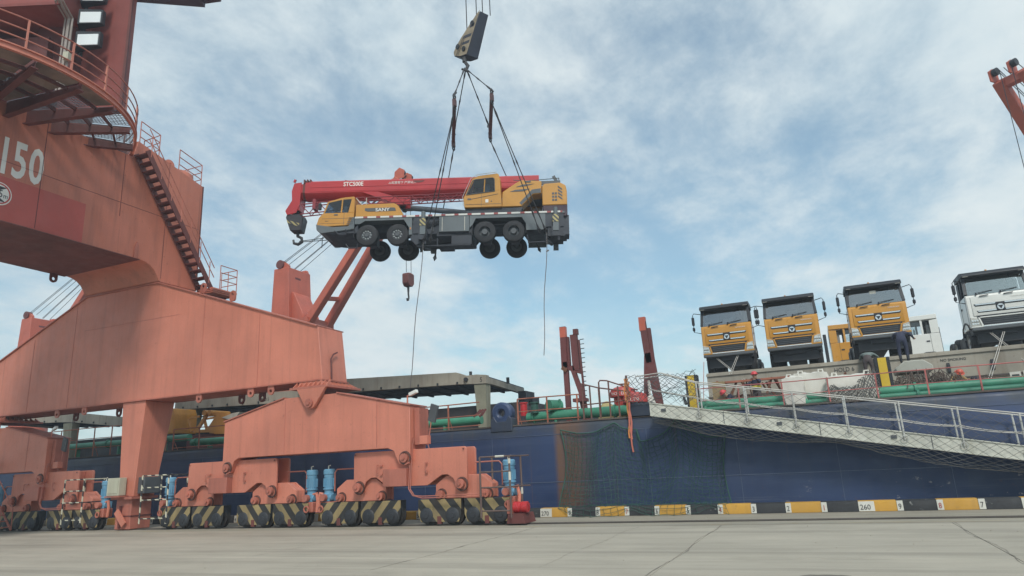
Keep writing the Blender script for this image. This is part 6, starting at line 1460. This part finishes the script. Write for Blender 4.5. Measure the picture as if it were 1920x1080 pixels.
# ---------------------------------------------------------------- people at work on deck
def person(lab,loc,rz,J,shirt,trousers,helmet=None,extra=None):
    # J: joint positions in metres (x right, y forward, z up); the body is one skinned surface
    names=['pelvis','chest','neck','head','hd2','lsh','lel','lwr','rsh','rel','rwr','lhip','lkn','lan','lto','rhip','rkn','ran','rto']
    rad=dict(pelvis=.15,chest=.165,neck=.06,head=.095,hd2=.085,lsh=.075,lel=.05,lwr=.033,rsh=.075,rel=.05,rwr=.033,lhip=.105,lkn=.07,lan=.05,lto=.04,rhip=.105,rkn=.07,ran=.05,rto=.04)
    E=[('pelvis','chest'),('chest','neck'),('neck','head'),('head','hd2'),('chest','lsh'),('lsh','lel'),('lel','lwr'),('chest','rsh'),('rsh','rel'),('rel','rwr'),('pelvis','lhip'),('lhip','lkn'),('lkn','lan'),('lan','lto'),('pelvis','rhip'),('rhip','rkn'),('rkn','ran'),('ran','rto')]
    V=[Vector(J[n]) for n in names]; rr=[rad[n] for n in names]; ed=[(names.index(a),names.index(b)) for a,b in E]
    for s in ('l','r'):      # palm and five fingers
        el,wr=Vector(J[s+'el']),Vector(J[s+'wr']); d=(wr-el).normalized(); sd=d.cross(Vector((0,0,1)))
        sd=sd.normalized() if sd.length>.1 else Vector((1,0,0)); dn=sd.cross(d)
        pi=len(V); V.append(wr+d*.055); rr.append(.032); ed.append((names.index(s+'wr'),pi))
        for k,(o,l) in enumerate(((-.03,.062),(-.01,.072),(.01,.067),(.03,.052))):
            a=len(V); V+= [wr+d*.095+sd*o,wr+d*(.095+l*.6)+sd*o*1.1-dn*.006,wr+d*(.095+l)+sd*o*1.1-dn*.02]; rr+=[.0105,.0095,.008]; ed+=[(pi,a),(a,a+1),(a+1,a+2)]
        a=len(V); V+=[wr+d*.05+sd*.05,wr+d*.085+sd*.066-dn*.01]; rr+=[.012,.0095]; ed+=[(pi,a),(a,a+1)]
    me=bpy.data.meshes.new('body'); me.from_pydata(V,ed,[]); o=bpy.data.objects.new('body',me); COL.objects.link(o)
    sk=o.modifiers.new('skin','SKIN'); 
    for i,s in enumerate(me.skin_vertices[0].data): s.radius=(rr[i],rr[i]*(.8 if names[i:i+1] in (['chest'],['pelvis']) else 1)); s.use_root=(i==0)
    sk.use_smooth_shade=True
    sub=o.modifiers.new('sub','SUBSURF'); sub.levels=1; sub.render_levels=1
    bpy.context.view_layer.update(); m2=bpy.data.meshes.new_from_object(o.evaluated_get(bpy.context.evaluated_depsgraph_get())); m2.name='body'
    bpy.data.objects.remove(o); 
    m2.materials.clear()
    for k in ('skin',shirt,trousers,'black'): m2.materials.append(MT[k])
    up={'neck','head','hd2'}; low={'lhip','lkn','lan','rhip','rkn','ran','pelvis'}
    for p in m2.polygons:
        c=p.center; best=min(range(len(V)),key=lambda i:(V[i]-c).length-rr[i])
        nm=names[best] if best<len(names) else 'hand'
        p.material_index=0 if nm in up or nm=='hand' else 3 if nm in('lto','rto','lan','ran') else 2 if nm in low else 1
        p.use_smooth=True
    t=thing('person',lab,'person',loc,rz); b=bpy.data.objects.new('body',m2); COL.objects.link(b); b.parent=t
    h=Vector(J['hd2']); n=Vector(J['head']); ax=(h-n).normalized() if (h-n).length>.01 else Vector((0,0,1))
    q=Vector((0,0,1)).rotation_difference(ax).to_matrix()
    if helmet:
        m=MB(); m.lathe([(.165,.0),(.16,.012),(.125,.02),(.122,.06),(.1,.10),(.06,.13),(.001,.14)],(0,0,0),'z',18); m.v=[tuple(q@Vector(v)+h-ax*.015) for v in m.v]; m.build('helmet',helmet,t)
    else:
        m=MB(); m.lathe([(.108,-.06),(.112,.0),(.098,.06),(.06,.098),(.001,.11)],(0,0,0),'z',14); m.v=[tuple(q@Vector(v)+h-ax*.02+Vector((0,-.012,0))) for v in m.v]; m.build('hair','black',t)
    # face: eyes, nose, mouth, ears
    fd=q@Vector((0,1,0)); sdv=q@Vector((1,0,0)); hc=(h+n)/2
    m=MB(); m.tube([hc+fd*.085+ax*.012,hc+fd*.112-ax*.012],.013,5); 
    for s in (-1,1): m.lathe([(.001,-.03),(.02,-.02),(.024,.01),(.001,.03)],hc+sdv*s*.095,'z',6)
    m.build('nose_and_ears','skin',t)
    m=MB()
    for s in (-1,1): m.lathe([(.001,-.01),(.012,0),(.001,.01)],hc+fd*.085+sdv*s*.034+ax*.025,'z',6)
    m.beam(hc+fd*.088-ax*.04-sdv*.025,hc+fd*.088-ax*.04+sdv*.025,.006,.008); m.build('eyes_and_mouth','black',t)
    if extra:
        m=MB()
        m.lathe([(.20,-.05),(.205,0),(.20,.05)],Vector(J['pelvis']).lerp(Vector(J['chest']),.55),'z',14); m.build('hivis_belt',extra,t)
    return t
stand=dict(pelvis=(0,0,.95),chest=(0,.0,1.3),neck=(0,.01,1.5),head=(0,.03,1.6),hd2=(0,.03,1.68),lsh=(-.19,0,1.42),lel=(-.25,.03,1.14),lwr=(-.24,.16,.92),rsh=(.19,0,1.42),rel=(.25,.03,1.14),rwr=(.24,.16,.92),lhip=(-.1,0,.9),lkn=(-.12,.03,.5),lan=(-.12,0,.08),lto=(-.13,.17,.04),rhip=(.1,0,.9),rkn=(.12,.03,.5),ran=(.12,0,.08),rto=(.13,.17,.04))
def pose(**k): d=dict(stand); d.update(k); return d
bent=pose(chest=(0,.30,1.16),neck=(0,.50,1.20),head=(0,.60,1.16),hd2=(0,.68,1.16),lsh=(-.19,.40,1.20),lel=(-.30,.58,1.02),lwr=(-.22,.80,1.0),rsh=(.19,.40,1.20),rel=(.36,.55,1.08),rwr=(.40,.78,1.02),lhip=(-.1,.02,.9),lkn=(-.13,.06,.5),rhip=(.1,.02,.9),rkn=(.13,.06,.5))
lean=pose(chest=(0,.18,1.24),neck=(0,.34,1.36),head=(0,.42,1.38),hd2=(0,.49,1.42),lsh=(-.19,.24,1.32),lel=(-.36,.36,1.12),lwr=(-.34,.62,1.22),rsh=(.19,.24,1.32),rel=(.26,.45,1.14),rwr=(.2,.68,1.2))
crouch=pose(pelvis=(0,-.1,.42),chest=(0,.14,.72),neck=(0,.30,.84),head=(0,.38,.90),hd2=(0,.43,.96),lsh=(-.19,.2,.82),lel=(-.32,.38,.58),lwr=(-.22,.56,.48),rsh=(.19,.2,.82),rel=(.32,.38,.58),rwr=(.22,.56,.48),lhip=(-.1,-.08,.4),lkn=(-.2,.30,.48),lan=(-.16,.02,.08),lto=(-.18,.18,.04),rhip=(.1,-.08,.4),rkn=(.2,.30,.48),ran=(.16,.02,.08),rto=(.18,.18,.04))
reach=pose(lel=(-.34,.2,1.3),lwr=(-.34,.42,1.42),rel=(.3,.25,1.2),rwr=(.22,.48,1.3))
def build_people():
    person('person in grey shirt stooping under the bumper of a yellow truck',(2.20,31.85,4.42),R(-6),bent,'greycloth','browncloth')
    person('person in dark navy clothes leaning under a yellow truck from the box ventilator',(3.30,29.7,4.84),R(-8),bent,'navy','navy')
    person('person in pink red helmet with yellow belt standing by the hatch side',(-2.16,30.2,3.31),R(150),reach,'navy','browncloth','helmet_red','hivis')
    person('person in red helmet crouching low among the lashing gear rack',(-3.05,29.6,3.31),R(120),crouch2,'navy','navy','helmet_red')
    person('person in orange red helmet crouching behind the rail beside the rope heap',(4.72,29.5,3.31),R(200),crouch,'khaki','khaki','helmet_red2')
    person('person in dark navy work clothes and pale helmet bent double behind the rail',(5.85,30.6,3.31),R(70),bent2,'navy','navy','helmet_white')
MT['helmet_red2']=mat('helmet_orange_red',(.55,.10,.06),.4,.05,fine=0)
def lift(d,dz): return {k:(v[0],v[1],v[2]+dz) for k,v in d.items()}
bent3=pose(**{k:(v[0],v[1]*.8,v[2]) for k,v in bent.items()})
crouch2=pose(**{k:(v[0],v[1],v[2]) for k,v in crouch.items()})
bent2=pose(pelvis=(0,-.1,.62),chest=(0,.22,.82),neck=(0,.42,.80),head=(0,.52,.76),hd2=(0,.60,.74),lsh=(-.19,.30,.84),lel=(-.28,.42,.56),lwr=(-.2,.55,.36),rsh=(.19,.30,.84),rel=(.28,.42,.56),rwr=(.2,.55,.36),lhip=(-.1,-.08,.58),lkn=(-.16,.22,.42),lan=(-.14,.0,.08),rhip=(.1,-.08,.58),rkn=(.16,.22,.42),ran=(.14,0,.08))
build_people()
# ---------------------------------------------------------------- thin harbour haze
def build_haze():
    m=bpy.data.materials.new('haze'); m.use_nodes=True; N=m.node_tree.nodes; L=m.node_tree.links
    N.remove(N['Principled BSDF']); v=N.new('ShaderNodeVolumePrincipled'); v.inputs['Color'].default_value=(.80,.90,1,1); v.inputs['Density'].default_value=.0016; v.inputs['Anisotropy'].default_value=.2
    L.new(v.outputs[0],N['Material Output'].inputs['Volume']); MT['haze']=m
    o=MB().box(-140,80,-30,80,-3.9,47).build('haze','haze',None,smooth=False); tag(o,kind='stuff')
build_haze()
